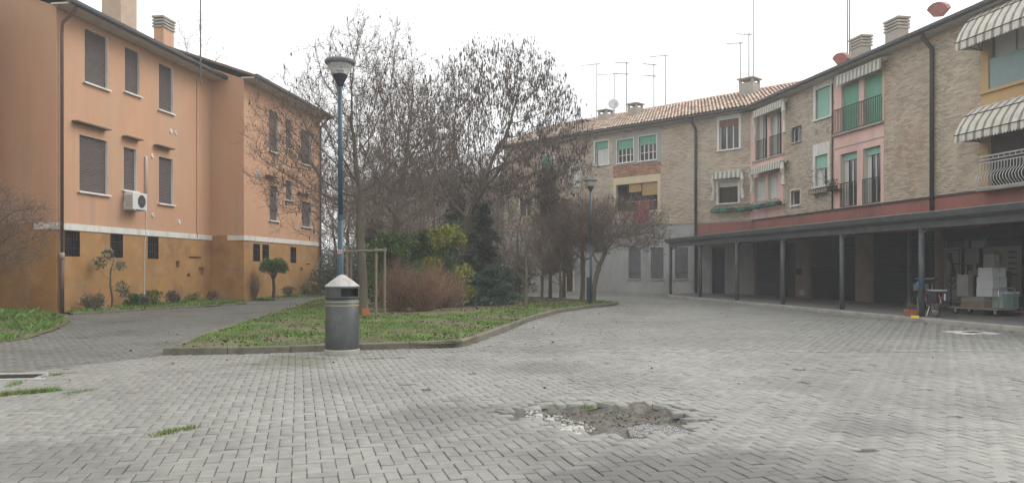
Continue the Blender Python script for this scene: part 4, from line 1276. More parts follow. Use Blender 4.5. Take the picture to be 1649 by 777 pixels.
stripe_valance('rolled up striped awning over the two closed green shutters', FB2, FB2.s(1345, .3), FB2.s(1420, .3), FB2.z(1345, 127, .3), 0.36, 0.32, 'awning_light', 'awning_green', 25)
pipe_on(wing2, 'downpipe', [(FB2.s(1505), -0.5, EB), (FB2.s(1505), -0.48, EB - .15), (FB2.s(1505), -0.12, EB - .5), (FB2.s(1505), -0.11, EB - .8), (FB2.s(1505), -0.11, 3.05)], 0.075, 'dark_gutter')
pipe_on(wing2, 'drain_pipe', [(FB2.s(1341.5), -0.04, EB - .3), (FB2.s(1341.5), -0.04, BZ)], 0.03, 'brown_pipe', 6)
for px, py in ((1315, 213), (1333, 209), (1316, 319)):
    mb = MB(); s, z = FB2.s(px), FB2.z(px, py); mb.box(s - .09, s + .09, -.02, .0, z - .13, z + .13); mb.build('vent_cover', 'concrete', wing2)
# folding awning frame on the lower white window
mb = MB()
s0, s1, z0, z1 = w4
for e in (s0 - .05, s1 + .05):
    mb.tube([(e, -.03, z1 - .6), (e, -0.75, z0 + .35), (e, -.03, z0 + .15)], 0.014, 5); mb.tube([(e, -.03, z0 - .05), (e, -0.42, z0 + .75)], 0.012, 5)
mb.tube([(s0 - .05, -0.75, z0 + .35), (s1 + .05, -0.75, z0 + .35)], 0.014, 5)
o = mb.build('folding_awning', 'grey_metal', None); o.location = (*FB2.o, 0); o.rotation_euler = (0, 0, FB2.ang)
tag(o, 'bare folding arms of an awning on the lower white framed window', 'awning frame')
mb = MB(); mb.box(s0 - .08, s1 + .08, -.28, -.02, z0 - .35, z0 - .33)
for i in range(7): mb.box(s0 - .08 + i * (s1 - s0 + .14) / 6, s0 - .065 + i * (s1 - s0 + .14) / 6, -.28, -.265, z0 - .33, z0 - .15)
mb.box(s0 - .08, s1 + .08, -.285, -.27, z0 - .16, z0 - .14)
mb.build('flower_rack', 'iron', wing2)
# drying lines by the lower pink windows, flower pots
t = thing('flower_pots', 'potted plants on a ledge beside the railed pink windows', 'plant pots', (*FB2.w(FB2.s(1349), 0.25), FB2.z(1349, 304, .25)), FB2.ang)
for k in range(3):
    mb = MB(); mb.lathe([(0.07, 0), (0.10, 0.16), (0.11, 0.16)], 10, (-.25 + k * .24, 0, 0)); p = mb.build('pot', 'terracotta' if k != 1 else 'flower_box_green', t, True)
    mb = MB()
    for j in range(26):
        a, b = random.uniform(0, 6.28), random.uniform(.05, .25)
        c = Vector((-.25 + k * .24 + math.cos(a) * b * .6, math.sin(a) * b * .5, .16 + random.uniform(0, .22)))
        mb.add([c, c + Vector((.05, .02, .02)), c + Vector((.03, -.02, .07))], [(0, 1, 2)])
    mb.build('foliage', 'grey_leaf', p)
mb = MB(); mb.box(-.42, .42, -.12, .22, -.03, -.002); mb.build('shelf', 'iron', t)
# long flower box under the windows at the bend: one run on each wing
for fr, a, b, pa, pb, lab in ((FB1, 1146, 1210, 339, 332, 'dark flower trough under the brown window left of the bend'), (FB2, 1212, 1256, 333, 326, 'dark flower trough under the lower pink windows right of the bend')):
    s0, s1 = fr.s(a, .3), fr.s(b, .3); z = fr.z(a, pa, .3)
    t = thing('flower_trough', lab, 'flower trough', (*fr.w(s0, 0), z), fr.ang, 'flower troughs at the bend')
    mb = MB(); mb.box(0, s1 - s0, -.42, -.2, -.12, .06); tr = mb.build('trough', 'flower_box', t)
    mb = MB()
    for k in range(int((s1 - s0) / .5)):
        if k % 3 != 2: mb.box(k * .5 + .05, k * .5 + .45, -.435, -.421, -.08, .08)
    mb.build('trough_front', 'flower_box_green', tr)
    mb = MB(); mb.box(0.1, .14, -.2, 0, -.12, -.08); mb.box(s1 - s0 - .14, s1 - s0 - .1, -.2, 0, -.12, -.08); mb.build('bracket', 'iron', t)
    mb = MB()
    for j in range(220):
        c = Vector((random.uniform(0, s1 - s0), random.uniform(-.42, -.2), .06 + random.uniform(-.04, .14)))
        mb.add([c, c + Vector((.05, random.uniform(-.03, .03), .02)), c + Vector((.02, .02, .07))], [(0, 1, 2)])
    tag(mb.build('dry_plants', 'dark_needle', t), kind='stuff')

# shop fronts
def roller(root, r, m, recess=0.2, pitch=0.09, name='roller_shutter'):
    mb = MB(); slats(mb, r[0], r[1], r[2], r[3], recess, pitch, .015); mb.box(r[0], r[1], recess + .002, recess + .04, r[2], r[3]); return mb.build(name, m, root)
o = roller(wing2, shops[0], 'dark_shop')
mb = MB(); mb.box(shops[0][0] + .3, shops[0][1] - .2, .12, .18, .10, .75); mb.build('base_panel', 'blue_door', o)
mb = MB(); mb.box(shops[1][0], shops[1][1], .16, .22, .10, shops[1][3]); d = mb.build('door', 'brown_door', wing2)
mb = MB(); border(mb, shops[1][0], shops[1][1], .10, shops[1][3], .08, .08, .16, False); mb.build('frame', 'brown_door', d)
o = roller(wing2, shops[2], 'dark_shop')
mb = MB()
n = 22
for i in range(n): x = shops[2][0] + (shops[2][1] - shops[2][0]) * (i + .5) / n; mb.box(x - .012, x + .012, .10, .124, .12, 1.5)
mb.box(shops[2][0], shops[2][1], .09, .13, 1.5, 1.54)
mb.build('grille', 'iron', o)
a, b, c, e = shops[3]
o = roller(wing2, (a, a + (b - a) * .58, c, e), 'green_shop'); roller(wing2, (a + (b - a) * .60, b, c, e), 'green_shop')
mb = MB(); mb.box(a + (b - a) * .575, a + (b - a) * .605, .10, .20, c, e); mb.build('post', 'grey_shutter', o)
# the glazed shop by the trolley
a, b, c, e = shops[4]
mb = MB(); mb.box(a, b, .22, .26, c, e - .5); sf = mb.build('shop_window', 'dark_glass', wing2)
mb = MB(); mb.box(a, b, .10, .26, e - .5, e); mb.build('header', 'dark_shop', wing2)
mb = MB(); 
for px in (1515, 1550, 1580, 1646): x = FB2.s(px); mb.box(x - .03, x + .03, .14, .22, c, e - .5)
mb.box(a, b, .13, .22, c, c + .12); mb.build('frame', 'grey_shutter', sf)
mb = MB(); s, z = FB2.s(1289), FB2.z(1289, 437); mb.box(s - .13, s + .13, -.14, 0, z - .14, z + .14); mb.build('meter_box', 'black', wing2)
for px, py, m in ((1292, 470, 'white_rubble'),):
    mb = MB(); s, z = FB2.s(px), FB2.z(px, py); mb.add([(s + .28 * math.cos(k) * random.uniform(.7, 1.1), -.006, z + .16 * math.sin(k) * random.uniform(.7, 1.1)) for k in np.linspace(0, 6.28, 11)[:-1]], [tuple(range(10))]); mb.build('bare_patch', m, wing2)
mb = MB(); s = FB2.s(1634); mb.box(s - .4, s + .5, -.5, -.05, 2.35, 2.75); o = mb.build('sign_box', 'dark_shop', wing2)

def sign_panel(label, s0, s1, z0, z1, d, cat='poster'):
    return thing('poster', label, cat, (*FB2.w(s0, d), 0), FB2.ang, 'posters in the shop window')
# narrow poster with a dark figure and a ring
t = sign_panel('tall white poster with a dark cup shape and ring on the shop door', 0, 0, 0, 0, 0) ; 
s0, s1 = FB2.s(1521, -.12), FB2.s(1548, -.12); t.location = (*FB2.w(s0, -.12), 0)
zb, zt = 0.28, FB2.z(1521, 399, -.12); w = s1 - s0
mb = MB(); mb.box(0, w, -.012, .0, zb, zt); pnl = mb.build('sheet', 'poster', t)
mb = MB(); border(mb, .07, w - .07, zb + .07, zt - .07, .02, -.016, -.0125); mb.build('printed_border', 'poster_dark', pnl)
mb = MB(); Hh = zt - zb
mb.add([(x * w, -.0165, zb + z * Hh) for x, z in ((.20, .88), (.34, .93), (.48, .90), (.52, .78), (.62, .66), (.70, .57), (.68, .46), (.40, .46), (.38, .55), (.46, .62), (.36, .72), (.22, .80))], [tuple(range(12))])
mb.build('printed_figure', 'poster_dark', pnl)
mb = MB()
for k in range(28):
    a0, a1 = 2 * math.pi * k / 28, 2 * math.pi * (k + 1) / 28
    cx, cz, ra, rb_ = .5 * w, zb + .38 * Hh, .34 * w, .30 * w
    mb.quad((cx + ra * math.cos(a0), -.018, cz + ra * math.sin(a0)), (cx + ra * math.cos(a1), -.018, cz + ra * math.sin(a1)), (cx + rb_ * math.cos(a1), -.018, cz + rb_ * math.sin(a1)), (cx + rb_ * math.cos(a0), -.018, cz + rb_ * math.sin(a0)))
for x, z, r in ((.36, .40, .09), (.62, .40, .10), (.5, .35, .08)):
    mb.add([(w * x + r * w * math.cos(k * .7), -.018, zb + z * Hh + r * w * .8 * math.sin(k * .7)) for k in range(9)], [tuple(range(9))])
mb.build('printed_ring', 'poster_dark', pnl)
s0, s1 = FB2.s(1554, -.12), FB2.s(1577, -.12)
t = sign_panel('pale sheet beside the shop door, behind the trolley', 0, 0, 0, 0, 0); t.location = (*FB2.w(s0, -.12), 0)
zt = FB2.z(1554, 400, -.12)
mb = MB(); mb.box(0, s1 - s0, -.012, 0, 1.2, zt); pn = mb.build('sheet', 'poster', t)
mb = MB(); mb.box(.1, .35, -.015, -.0125, 1.35, 1.55); mb.build('printed_block', 'poster_dark', pn)
mb = MB(); mb.box(.5, .7, -.015, -.0125, 1.38, 1.6); mb.build('printed_block', 'poster_dark', pn)
s0, s1 = FB2.s(1584, -.12), FB2.s(1645, -.12)
t = sign_panel('large pale menu board with printed picture and lines', 0, 0, 0, 0, 0); t.location = (*FB2.w(s0, -.12), 0)
w = s1 - s0; zt = FB2.z(1584, 397, -.12); zb = zt - 1.55
mb = MB(); mb.box(0, w, -.02, 0, zb, zt); pn = mb.build('board', 'poster', t)
mb = MB(); mb.add([(w * (.38 + .15 * math.cos(k * .52) * (1 + .2 * math.sin(k * 2.1))), -.0225, zt - .38 + .24 * math.sin(k * .52) * (1 + .2 * math.cos(k * 1.7))) for k in range(12)], [tuple(range(12))]); mb.build('printed_picture', 'poster_brown', pn)
mb = MB(); mb.quad((w * .22, -.0225, zt - .95), (w * .60, -.0225, zt - .90), (w * .60, -.0225, zt - .66), (w * .22, -.0225, zt - .70)); mb.build('printed_field', 'poster_green', pn)
mb = MB()
for k in range(5): mb.box(w * .68, w * (.90 - .03 * (k % 2)), -.0235, -.0205, zt - .22 - k * .17, zt - .16 - k * .17)
mb.build('printed_lines', 'poster_dark', pn)

# roof furniture of the brick building
def box_chimney(root, fr, px, py_top, d, w=0.62, h=1.2):
    s = fr.s(px, d); zt = fr.z(px, py_top, d)
    mb = MB(); mb.box(s - w / 2, s + w / 2, -d - w / 2, -d + w / 2, zt - h, zt - .28); c = mb.build('chimney', 'concrete', root)
    mb = MB()
    for a in (-1, 1):
        for b in (-1, 1): mb.box(s + a * (w / 2 - .06) - .06, s + a * (w / 2 - .06) + .06, -d + b * (w / 2 - .06) - .06, -d + b * (w / 2 - .06) + .06, zt - .28, zt - .07)
    mb.build('cap_leg', 'concrete', c)
    mb = MB(); mb.cbox(s - w / 2 - .1, s + w / 2 + .1, -d - w / 2 - .1, -d + w / 2 + .1, zt - .07, zt, .02); mb.build('cap', 'concrete', c)
for px, py, d in ((975, 177.5, -3.4), (1023, 167, -3.2), (1207, 127, -3.6), (942, 193.5, -3.4)): box_chimney(wing1, FB1, px, py, d, 0.7 if px != 1207 else 0.85, 1.5)
slat_chimney(wing2, FB2.s(1386, -2.6), 2.6, EB + .5, FB2.z(1386, 60, -2.6), 0.9, 0.6, 'concrete')
slat_chimney(wing2, FB2.s(1444, -2.4), 2.4, EB + .5, FB2.z(1444, 31, -2.4), 0.9, 0.6, 'concrete')
for px, py, d in ((1357, 77, -1.2), (1514, -6, -1.0)):
    s, z = FB2.s(px, d), FB2.z(px, py, d)
    mb = MB(); mb.prism([(-.44, -.06), (-.12, -.36), (.14, -.36), (.44, -.02), (.36, .12), (.18, .22), (0, .25), (-.2, .2), (-.36, .08)], 0, .3)
    mb.v = [(x, z_ - .25, y) for x, y, z_ in mb.v]
    o = mb.build('red_cowl', 'red_tin', wing2); o.location = (s, -d, z - .42); o.scale = (.85, .85, .85); o.rotation_euler = (R(14), R(12), R(25))
# antennas: behind the ridge and on chimneys
for i, (px, p0, p1, dep, lab, yg) in enumerate((
        (961, 185, 102, 53, 'leftmost thin antenna mast with a bent top over the far tiled roof', 1),
        (989, 180, 118, 52, 'short antenna mast beside the white dish', 1),
        (1009, 180, 100, 52, 'antenna mast between the dish and the second chimney', 2),
        (1053, 175, 103, 51, 'antenna mast with a comb of rods right of the second chimney', 2),
        (1071.5, 172, 88, 51, 'tall bare antenna mast right of the comb antenna', 1),
        (1192, 135, 68, 46, 'lower antenna mast at the chimney near the bend', 1),
        (1206, 135, 54, 46.5, 'middle antenna mast at the chimney near the bend', 1),
        (1213, 135, -15, 46.5, 'tallest antenna mast at the chimney near the bend', 1),
        (1364.5, 84, -20, 39, 'antenna mast left of the first slatted chimney', 1),
        (1368, 84, -20, 39.3, 'second mast close beside the one left of the slatted chimney', 0))):
    x, y, z = AT(px, p0, dep); z1 = AT(px, p1, dep)[2]
    antenna(x, y, z - .6, z1, lab, yg, R(-20 + 13 * (i % 4)), arm=1.1 if i in (0, 1, 4) else .8)
x, y, z = AT(988, 168, 51.8)
t = thing('satellite_dish', 'white satellite dish on the ridge of the far tiled roof', 'satellite dish', (x, y, z - .5), R(10))
mb = MB(); mb.lathe([(0.02, .0), (.2, .02), (.36, .075), (.36, .085), (.2, .032), (.02, .012)], 22); o = mb.build('reflector', 'dish', t, True); o.location = (0, 0, .5); o.rotation_euler = (R(75), 0, R(-15))
mb = MB(); mb.tube([(0, .1, -.4), (0, .1, .5), (0, 0, .5)], .02, 6); mb.tube([(0, 0, .35), (.06, -.35, .45)], .012, 5); mb.build('arm', 'grey_metal', t)
mb = MB(); mb.box(.03, .09, -.42, -.34, .42, .50); mb.build('receiver', 'grey_metal', t)
s = FB1.s(1096); 
# ------------------------------------------------------------------ porch canopy with six posts
cp = thing('arcade_canopy', 'long grey metal canopy on round posts along the shops', 'canopy', (*P0, 0), 0)
def lp(p, z): return (p[0] - P0[0], p[1] - P0[1], z)
SP = 3.69
ends = [-8.5, SP * 5 - 0.36 + .45]
for k in range(-2, 6):
    s = SP * k - 0.0
    mb = MB(); p = lp(porch(s), 0)
    mb.lathe([(0.078, AZ + .001), (0.078, 2.56)], 16, (p[0], p[1], 0))
    po = mb.build('post', 'post_metal', cp, True)
    mb = MB(); a = Vector(lp(porch(s, 0), 2.38)); b = Vector(lp(porch(s - .32, 0), 2.54))
    mb.tube([a, b], .025, 6); mb.tube([Vector(lp(porch(s, -.02), 2.38)), Vector(lp(porch(s, -.35), 2.56))], .025, 6); mb.build('brace', 'post_metal', po)
def strip(s0, s1, d0, d1, z0, z1, name, m):
    mb = MB(); mb.prism([lp(porch(s0, d1), 0)[:2], lp(porch(s0, d0), 0)[:2], lp(porch(s1, d0), 0)[:2], lp(porch(s1, d1), 0)[:2]], z0, z1); return mb.build(name, m, cp)
strip(ends[0], ends[1], -.06, .06, 2.52, 2.72, 'beam', 'canopy_metal')
# gutter-like fascia, profile leaning outwards
mb = MB()
prof = [(0.08, 2.70), (0.26, 2.78), (0.30, 2.93), (0.27, 2.95), (0.05, 2.95)]
n = len(prof)
mb.add([lp(porch(s, d), z) for s in ends for d, z in prof], [(k, (k + 1) % n, n + (k + 1) % n, n + k) for k in range(n)] + [tuple(range(n)), tuple(reversed(range(n, 2 * n)))])
mb.build('fascia', 'canopy_metal', cp)
DB = 4.0
e1 = FB1.w(FB1.s(1120), .03)
poly = [porch(ends[0], .06), porch(ends[1], .06), e1, (_bx - .05, _by - .02), FB2.w(L2, .03)]
def rz(p):
    dx, dy = p[0] - P0[0], p[1] - P0[1]
    return -(dx * -UP[1] + dy * UP[0])       # distance behind the post line
mb = MB()
zs = [2.94 + 0.07 * max(0, rz(p)) for p in poly]
n = len(poly)
mb.add([lp(p, z) for p, z in zip(poly, zs)] + [lp(p, z - .07) for p, z in zip(poly, zs)], [tuple(reversed(range(n))), tuple(range(n, 2 * n))] + [(i, (i + 1) % n, n + (i + 1) % n, n + i) for i in range(n)])
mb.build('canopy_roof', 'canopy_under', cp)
mb = MB(); a, b = porch(ends[1] - .06), e1
mb.tube([lp(a, 2.66), lp(b, 2.95)], 0.09, 4); mb.build('end_beam', 'canopy_metal', cp)

# ------------------------------------------------------------------ trees
def colonize(r, base, trunk, attract, step, infl, kill, iters=140, tropism=(0, 0, 0.05), jitter=0.12):
    """space colonisation: grows a skeleton from the trunk polyline into the attractor cloud"""
    pts = [np.array(p, float) for p in trunk]
    par = [-1] + list(range(len(pts) - 1))
    # refine trunk
    P = [pts[0]]; PA = [-1]
    for a, b in zip(pts[:-1], pts[1:]):
        n = max(1, int(np.linalg.norm(b - a) / step))
        for i in range(1, n + 1):
            P.append(a + (b - a) * i / n); PA.append(len(P) - 2)
    P = np.array(P); PA = list(PA)
    A = attract.copy()
    dist = np.full(len(A), 1e9); near = np.zeros(len(A), int)
    start = max(0, int(len(P) * 0.6))
    new = np.arange(start, len(P))
    used = {}
    for it in range(iters):
        if len(new):
            D = np.linalg.norm(A[:, None] - P[new][None], axis=2)
            k = D.argmin(1); dm = D[np.arange(len(A)), k]
            b = dm < dist
            dist[b] = dm[b]; near[b] = new[k[b]]
        keep = dist > kill
        A, dist, near = A[keep], dist[keep], near[keep]
        if not len(A): break
        rad = infl if it > 25 else 99
        act = dist < rad
        if not act.any(): break
        ids = near[act]
        v = A[act] - P[ids]; v /= np.linalg.norm(v, axis=1)[:, None] + 1e-9
        u, inv = np.unique(ids, return_inverse=True)
        S_ = np.zeros((len(u), 3)); np.add.at(S_, inv, v)
        S_ /= np.linalg.norm(S_, axis=1)[:, None] + 1e-9
        S_ += np.array(tropism) + r.normal(0, jitter, S_.shape)
        S_ /= np.linalg.norm(S_, axis=1)[:, None] + 1e-9
        cnt = np.array([used.get(i, 0) for i in u])
        ok = cnt < 3
        u, S_ = u[ok], S_[ok]
        if not len(u): break
        for i in u: used[i] = used.get(i, 0) + 1
        Q = P[u] + S_ * step
        new = np.arange(len(P), len(P) + len(Q))
        P = np.concatenate([P, Q]); PA += list(u)
    return P, np.array(PA)

def tree_radii(P, PA, tip, expo):
    n = len(P); acc = np.zeros(n); child = np.zeros(n, int)
    for i in range(n - 1, 0, -1): child[PA[i]] += 1
    rr = np.zeros(n)
    for i in range(n - 1, -1, -1):
        rr[i] = (acc[i] + (tip ** expo if child[i] == 0 else 0)) ** (1 / expo)
        rr[i] = max(rr[i], tip)
        if i: acc[PA[i]] += rr[i] ** expo
    return rr, child

def skeleton_mesh(P, PA, rr, lo=None, hi=None):
    """tubes along the skeleton, thick limbs and thin ones apart"""
    n = len(P)
    kids = [[] for _ in range(n)]
    for i in range(1, n): kids[PA[i]].append(i)
    big, small = MB(), MB()
    stack = [(0, None)]
    while stack:
        i, par = stack.pop()
        chain = [i] if par is None else [par, i]
        while kids[chain[-1]]:
            ks = sorted(kids[chain[-1]], key=lambda k: -rr[k])
            for k in ks[1:]: stack.append((k, chain[-1]))
            chain.append(ks[0])
        pts = P[chain]; ra = rr[chain].copy()
        if par is not None: ra[0] = ra[1]
        if len(chain) < 2: continue
        # split where the branch becomes thin
        thick = ra > 0.022
        kx = int(thick.sum())
        if kx >= 2: big.tube(pts[:kx + 1], ra[:kx + 1], 7 if ra[0] > .06 else 5, False)
        if kx < len(chain):
            s0 = max(0, kx - 1) if kx >= 2 else 0
            if len(chain) - s0 >= 2: small.tube(pts[s0:], ra[s0:], 4 if ra[s0] > .015 else 3, False)
    return big, small

def twig_arrays(r, O, D, Ln, r0, bend=0.25):
    """straight little twigs: 3-sided spikes bent once; returns V, tri loops"""
    n = len(O)
    D = D / (np.linalg.norm(D, axis=1)[:, None] + 1e-9)
    ref = np.where(np.abs(D[:, 2:3]) < 0.9, np.array([[0, 0, 1.0]]), np.array([[1.0, 0, 0]]))
    a = np.cross(D, ref); a /= np.linalg.norm(a, axis=1)[:, None] + 1e-9
    b = np.cross(D, a)
    mid = O + D * Ln[:, None] * 0.5 + (a * r.normal(0, bend, (n, 1)) + b * r.normal(0, bend, (n, 1))) * Ln[:, None] * 0.22
    tip = O + D * Ln[:, None]
    rings = []
    for C_, k in ((O, 1.0), (mid, 0.75)):
        for an in (0, 2.094, 4.189):
            rings.append(C_ + (a * math.cos(an) + b * math.sin(an)) * (r0[:, None] * k))
    V = np.stack(rings + [tip], 1).reshape(-1, 3)
    t = []
    for k in range(3):
        k2 = (k + 1) % 3
        t += [(k, k2, 3 + k2), (k, 3 + k2, 3 + k), (3 + k, 3 + k2, 6)]
    T = (np.array(t)[None] + (np.arange(n) * 7)[:, None, None]).reshape(-1, 3)
    return V, T, mid, tip

def leaf_arrays(r, C, D, ln, wd):
    """diamond leaves folded along the middle, direction D"""
    n = len(C)
    D = D / (np.linalg.norm(D, axis=1)[:, None] + 1e-9)
    q = r.normal(0, 1, (n, 3)); a = np.cross(D, q); a /= np.linalg.norm(a, axis=1)[:, None] + 1e-9
    nn = np.cross(D, a)
    L_ = ln[:, None]; W_ = wd[:, None]
    V = np.stack([C, C + D * L_ * .5 + a * W_ * .5 + nn * W_ * .18, C + D * L_, C + D * L_ * .5 - a * W_ * .5 + nn * W_ * .18], 1).reshape(-1, 3)
    T = (np.array([(0, 1, 2), (0, 2, 3)])[None] + (np.arange(n) * 4)[:, None, None]).reshape(-1, 3)
    return V, T

def pod_arrays(r, C, ln, wd):
    """hanging seed clusters: slim spindles"""
    n = len(C)
    a = r.uniform(0, 6.28, n)
    ux = np.stack([np.cos(a), np.sin(a), np.zeros(n)], 1); uy = np.stack([-np.sin(a), np.cos(a), np.zeros(n)], 1)
    dn = np.stack([r.normal(0, .12, n), r.normal(0, .12, n), -np.ones(n)], 1)
    m = C + dn * ln[:, None] * .55
    V = np.stack([C, m + ux * wd[:, None], m + uy * wd[:, None] * .7, m - ux * wd[:, None], m - uy * wd[:, None] * .7, C + dn * ln[:, None]], 1).reshape(-1, 3)
    t = [(0, 1, 2), (0, 2, 3), (0, 3, 4), (0, 4, 1), (5, 2, 1), (5, 3, 2), (5, 4, 3), (5, 1, 4)]
    T = (np.array(t)[None] + (np.arange(n) * 6)[:, None, None]).reshape(-1, 3)
    return V, T

def ellipsoid(r, n, c, rad, shell=0.35, zmin=-1.0, flat=None):
    d = r.normal(0, 1, (int(n * 2.5), 3)); d /= np.linalg.norm(d, axis=1)[:, None]
    k = (shell + (1 - shell) * r.random(len(d)) ** 0.7)
    d = d[d[:, 2] > zmin]; k = k[:len(d)]
    Q = d * k[:, None] * np.array(rad) + np.array(c)
    return Q[:n]

def bare_tree(name, label, base, trunk, clouds, trunk_r, seed, step=0.16, natt=1100, twigs=3, twig_len=0.35, pods=0, leaves=0, bark='bark', tropism=(0, 0, .06), group='bare trees in the garden bed', cat='tree', kill=0.24, twig_m='twig', twig_up=0.6, tip=0.0045, infl=1.6, twig_r=0.0036, pod_l=0.13):
    r = np.random.default_rng(seed)
    root = thing(name, label, cat, (base[0], base[1], 0.0), 0, group)
    A = np.concatenate([ellipsoid(r, int(natt * w), c, rad, sh, zm) for c, rad, w, sh, zm in clouds])
    P, PA = colonize(r, None, trunk, A, step, infl, kill, tropism=tropism)
    rr, child = tree_radii(P, PA, tip, 2.15)
    f = trunk_r / rr[0]
    k = np.clip((rr - tip) / (rr[0] - tip + 1e-9), 0, 1)
    rr = rr * (1 + (f - 1) * k)
    rr[:3] *= np.array([1.35, 1.15, 1.05])
    big, small = skeleton_mesh(P, PA, rr)
    big.build('trunk', bark, root, True)
    V0 = np.array(small.v) if small.v else np.zeros((0, 3))
    cr = small.build('crown', twig_m, root)
    # twigs on the thin wood
    thin = np.where(rr < 0.02)[0]
    thin = thin[thin > 5]
    src = np.repeat(thin, twigs)
    par = P[PA[src]]
    d = P[src] - par
    d = d / (np.linalg.norm(d, axis=1)[:, None] + 1e-9) * 0.7 + r.normal(0, .55, d.shape) + np.array((0, 0, twig_up))
    Ln = twig_len * r.uniform(.35, 1.3, len(src))
    V, T, mid, tipp = twig_arrays(r, P[src], d, Ln, np.full(len(src), twig_r))
    # side shoots
    n2 = len(src)
    d2 = d + r.normal(0, .8, d.shape)
    V2, T2, _, tip2 = twig_arrays(r, mid, d2, Ln * .55, np.full(n2, twig_r * .8))
    np_mesh('twigs', np.concatenate([V, V2]), np.concatenate([T, T2 + len(V)]), 3, twig_m, cr)
    ends = np.concatenate([tipp, tip2, mid])
    if pods:
        C = ends[r.integers(0, len(ends), pods)] + r.normal(0, .02, (pods, 3))
        V, T = pod_arrays(r, C, r.uniform(.6, 1.4, pods) * pod_l, r.uniform(.014, .03, pods))
        tag(np_mesh('seed_pods', V, T, 3, 'pod', cr), kind='stuff')
    if leaves:
        C = ends[r.integers(0, len(ends), leaves)]
        dd = r.normal(0, 1, (leaves, 3)) + np.array((0, 0, -.6))
        V, T = leaf_arrays(r, C, dd, r.uniform(.03, .06, leaves), r.uniform(.015, .03, leaves))
        tag(np_mesh('dry_leaves', V, T, 3, 'dry_leaf', cr), kind='stuff')
    return root

def b3(px, y): return ((px - CX) / F * y, y)
# the staked tree by the lamp
bx, by = b3(586, 21.4)
bare_tree('bare_tree', 'slender bare tree tied between wooden stakes behind the litter bin', (bx, by),
          [(0, 0, 0.05), (-.03, .02, 1.2), (-0.12, .05, 2.4), (-.10, .05, 3.6)],
          [((-0.45, 0.2, 4.3), (3.0, 2.5, 2.7), .44, .25, -0.85), ((0.1, 0.1, 6.6), (1.75, 1.6, 2.1), .30, .2, -1), ((-1.6, 0.1, 5.2), (1.8, 1.6, 2.5), .26, .1, -1)], .12, 11, natt=2500, twigs=5, twig_len=.42, leaves=1700, pods=300, step=.17)
bx, by = b3(638, 26.5)
bare_tree('bare_tree', 'bare tree with a pale forked trunk rising behind the red twig bushes', (bx, by),
          [(0, 0, 0.05), (.05, 0, 1.4), (.0, 0.1, 2.5), (.05, 0, 3.2)],
          [((-0.2, 0.3, 5.2), (2.8, 2.4, 3.3), .55, .25, -.9), ((.3, 0, 7.2), (1.8, 1.5, 1.9), .22, .2, -1), ((1.5, .2, 6.4), (1.7, 1.8, 2.3), .23, .2, -1)], .18, 12, natt=1650, twigs=4, twig_len=.46, leaves=1400, pods=1300, step=.2)
bx, by = b3(752, 32.5)
bare_tree('bare_tree', 'largest bare tree with a broad domed crown full of dark hanging pods', (bx, by),
          [(0, 0, 0.05), (.05, 0, 1.2), (.02, .05, 2.3), (.05, 0, 3.0)],
          [((1.45, 0.2, 5.6), (4.0, 3.6, 5.7), .72, .5, -.15), ((1.3, 0.2, 5.0), (3.6, 3.0, 1.6), .14, .3, -.8), ((-2.2, 0.2, 6.4), (2.0, 2.2, 3.0), .14, .3, -.8)], .25, 13, natt=2500, twigs=5, twig_len=.50, pods=9000, step=.24, kill=.30, infl=2.0, pod_l=.20, tropism=(0, 0, .02), twig_r=.0042, tip=.0058)
# trees farther back
bx, by = b3(300, 50)
bare_tree('bare_tree', 'bare treetop showing above the roof of the near orange block', (bx, by), [(0, 0, 0.0), (.05, 0, 3), (0, .1, 7)], [((0, 0, 13.2), (3.0, 3.0, 5.2), 1, .2, -1)], .22, 29, natt=420, twigs=2, twig_len=.8, step=.35, kill=.5, infl=3, twig_r=.008, tip=.010, group=None)
for i, (px, y, h_, w_, lab) in enumerate(((700, 41, 8.6, 2.8, 'hazy bare tree between the two big crowns'), (560, 44, 8.4, 2.9, 'hazy bare tree behind the blue lamp post'),
                                      (835, 43, 7.0, 2.2, 'small hazy bare tree against the far cream window'), (625, 50, 9.6, 3.4, 'pale far bare tree behind the staked tree'),
                                      (770, 47, 8.8, 3.0, 'pale far bare tree behind the largest crown'))):
    bx, by = b3(px, y)
    bare_tree('bare_tree', lab, (bx, by), [(0, 0, 0.0), (.05, 0, 1.5), (0, .1, h_ * .3)], [((0, 0, h_ * .6), (w_, w_, h_ * .4), 1, .3, -1)], .14, 30 + i, natt=520, twigs=4, twig_len=.6, leaves=900, pods=300, step=.28, kill=.35, infl=2.2, twig_r=.006, tip=.007)
for i, (px, y, h_, w_) in enumerate(((540, 58, 9.5, 3.2), (600, 62, 11, 3.8), (660, 57, 10, 3.4), (715, 60, 11, 3.8), (760, 55, 9.5, 3.2), (800, 58, 10, 3.4), (845, 64, 10, 3.2), (580, 70, 11, 4.0), (690, 72, 12, 4.2), (780, 72, 11.5, 4.0))):
    bx, by = b3(px, y)
    bare_tree('bare_tree', 'far hazy bare tree, one of the grey wood behind the garden bed', (bx, by), [(0, 0, 0.0), (.05, 0, 1.5), (0, .1, h_ * .25)], [((0, 0, h_ * .56), (w_, w_, h_ * .45), 1, .2, -1)], .16, 230 + i, natt=420, twigs=5, twig_len=.85, leaves=1300, step=.34, kill=.45, infl=2.6, twig_r=.009, tip=.010, group='far trees of the wood')
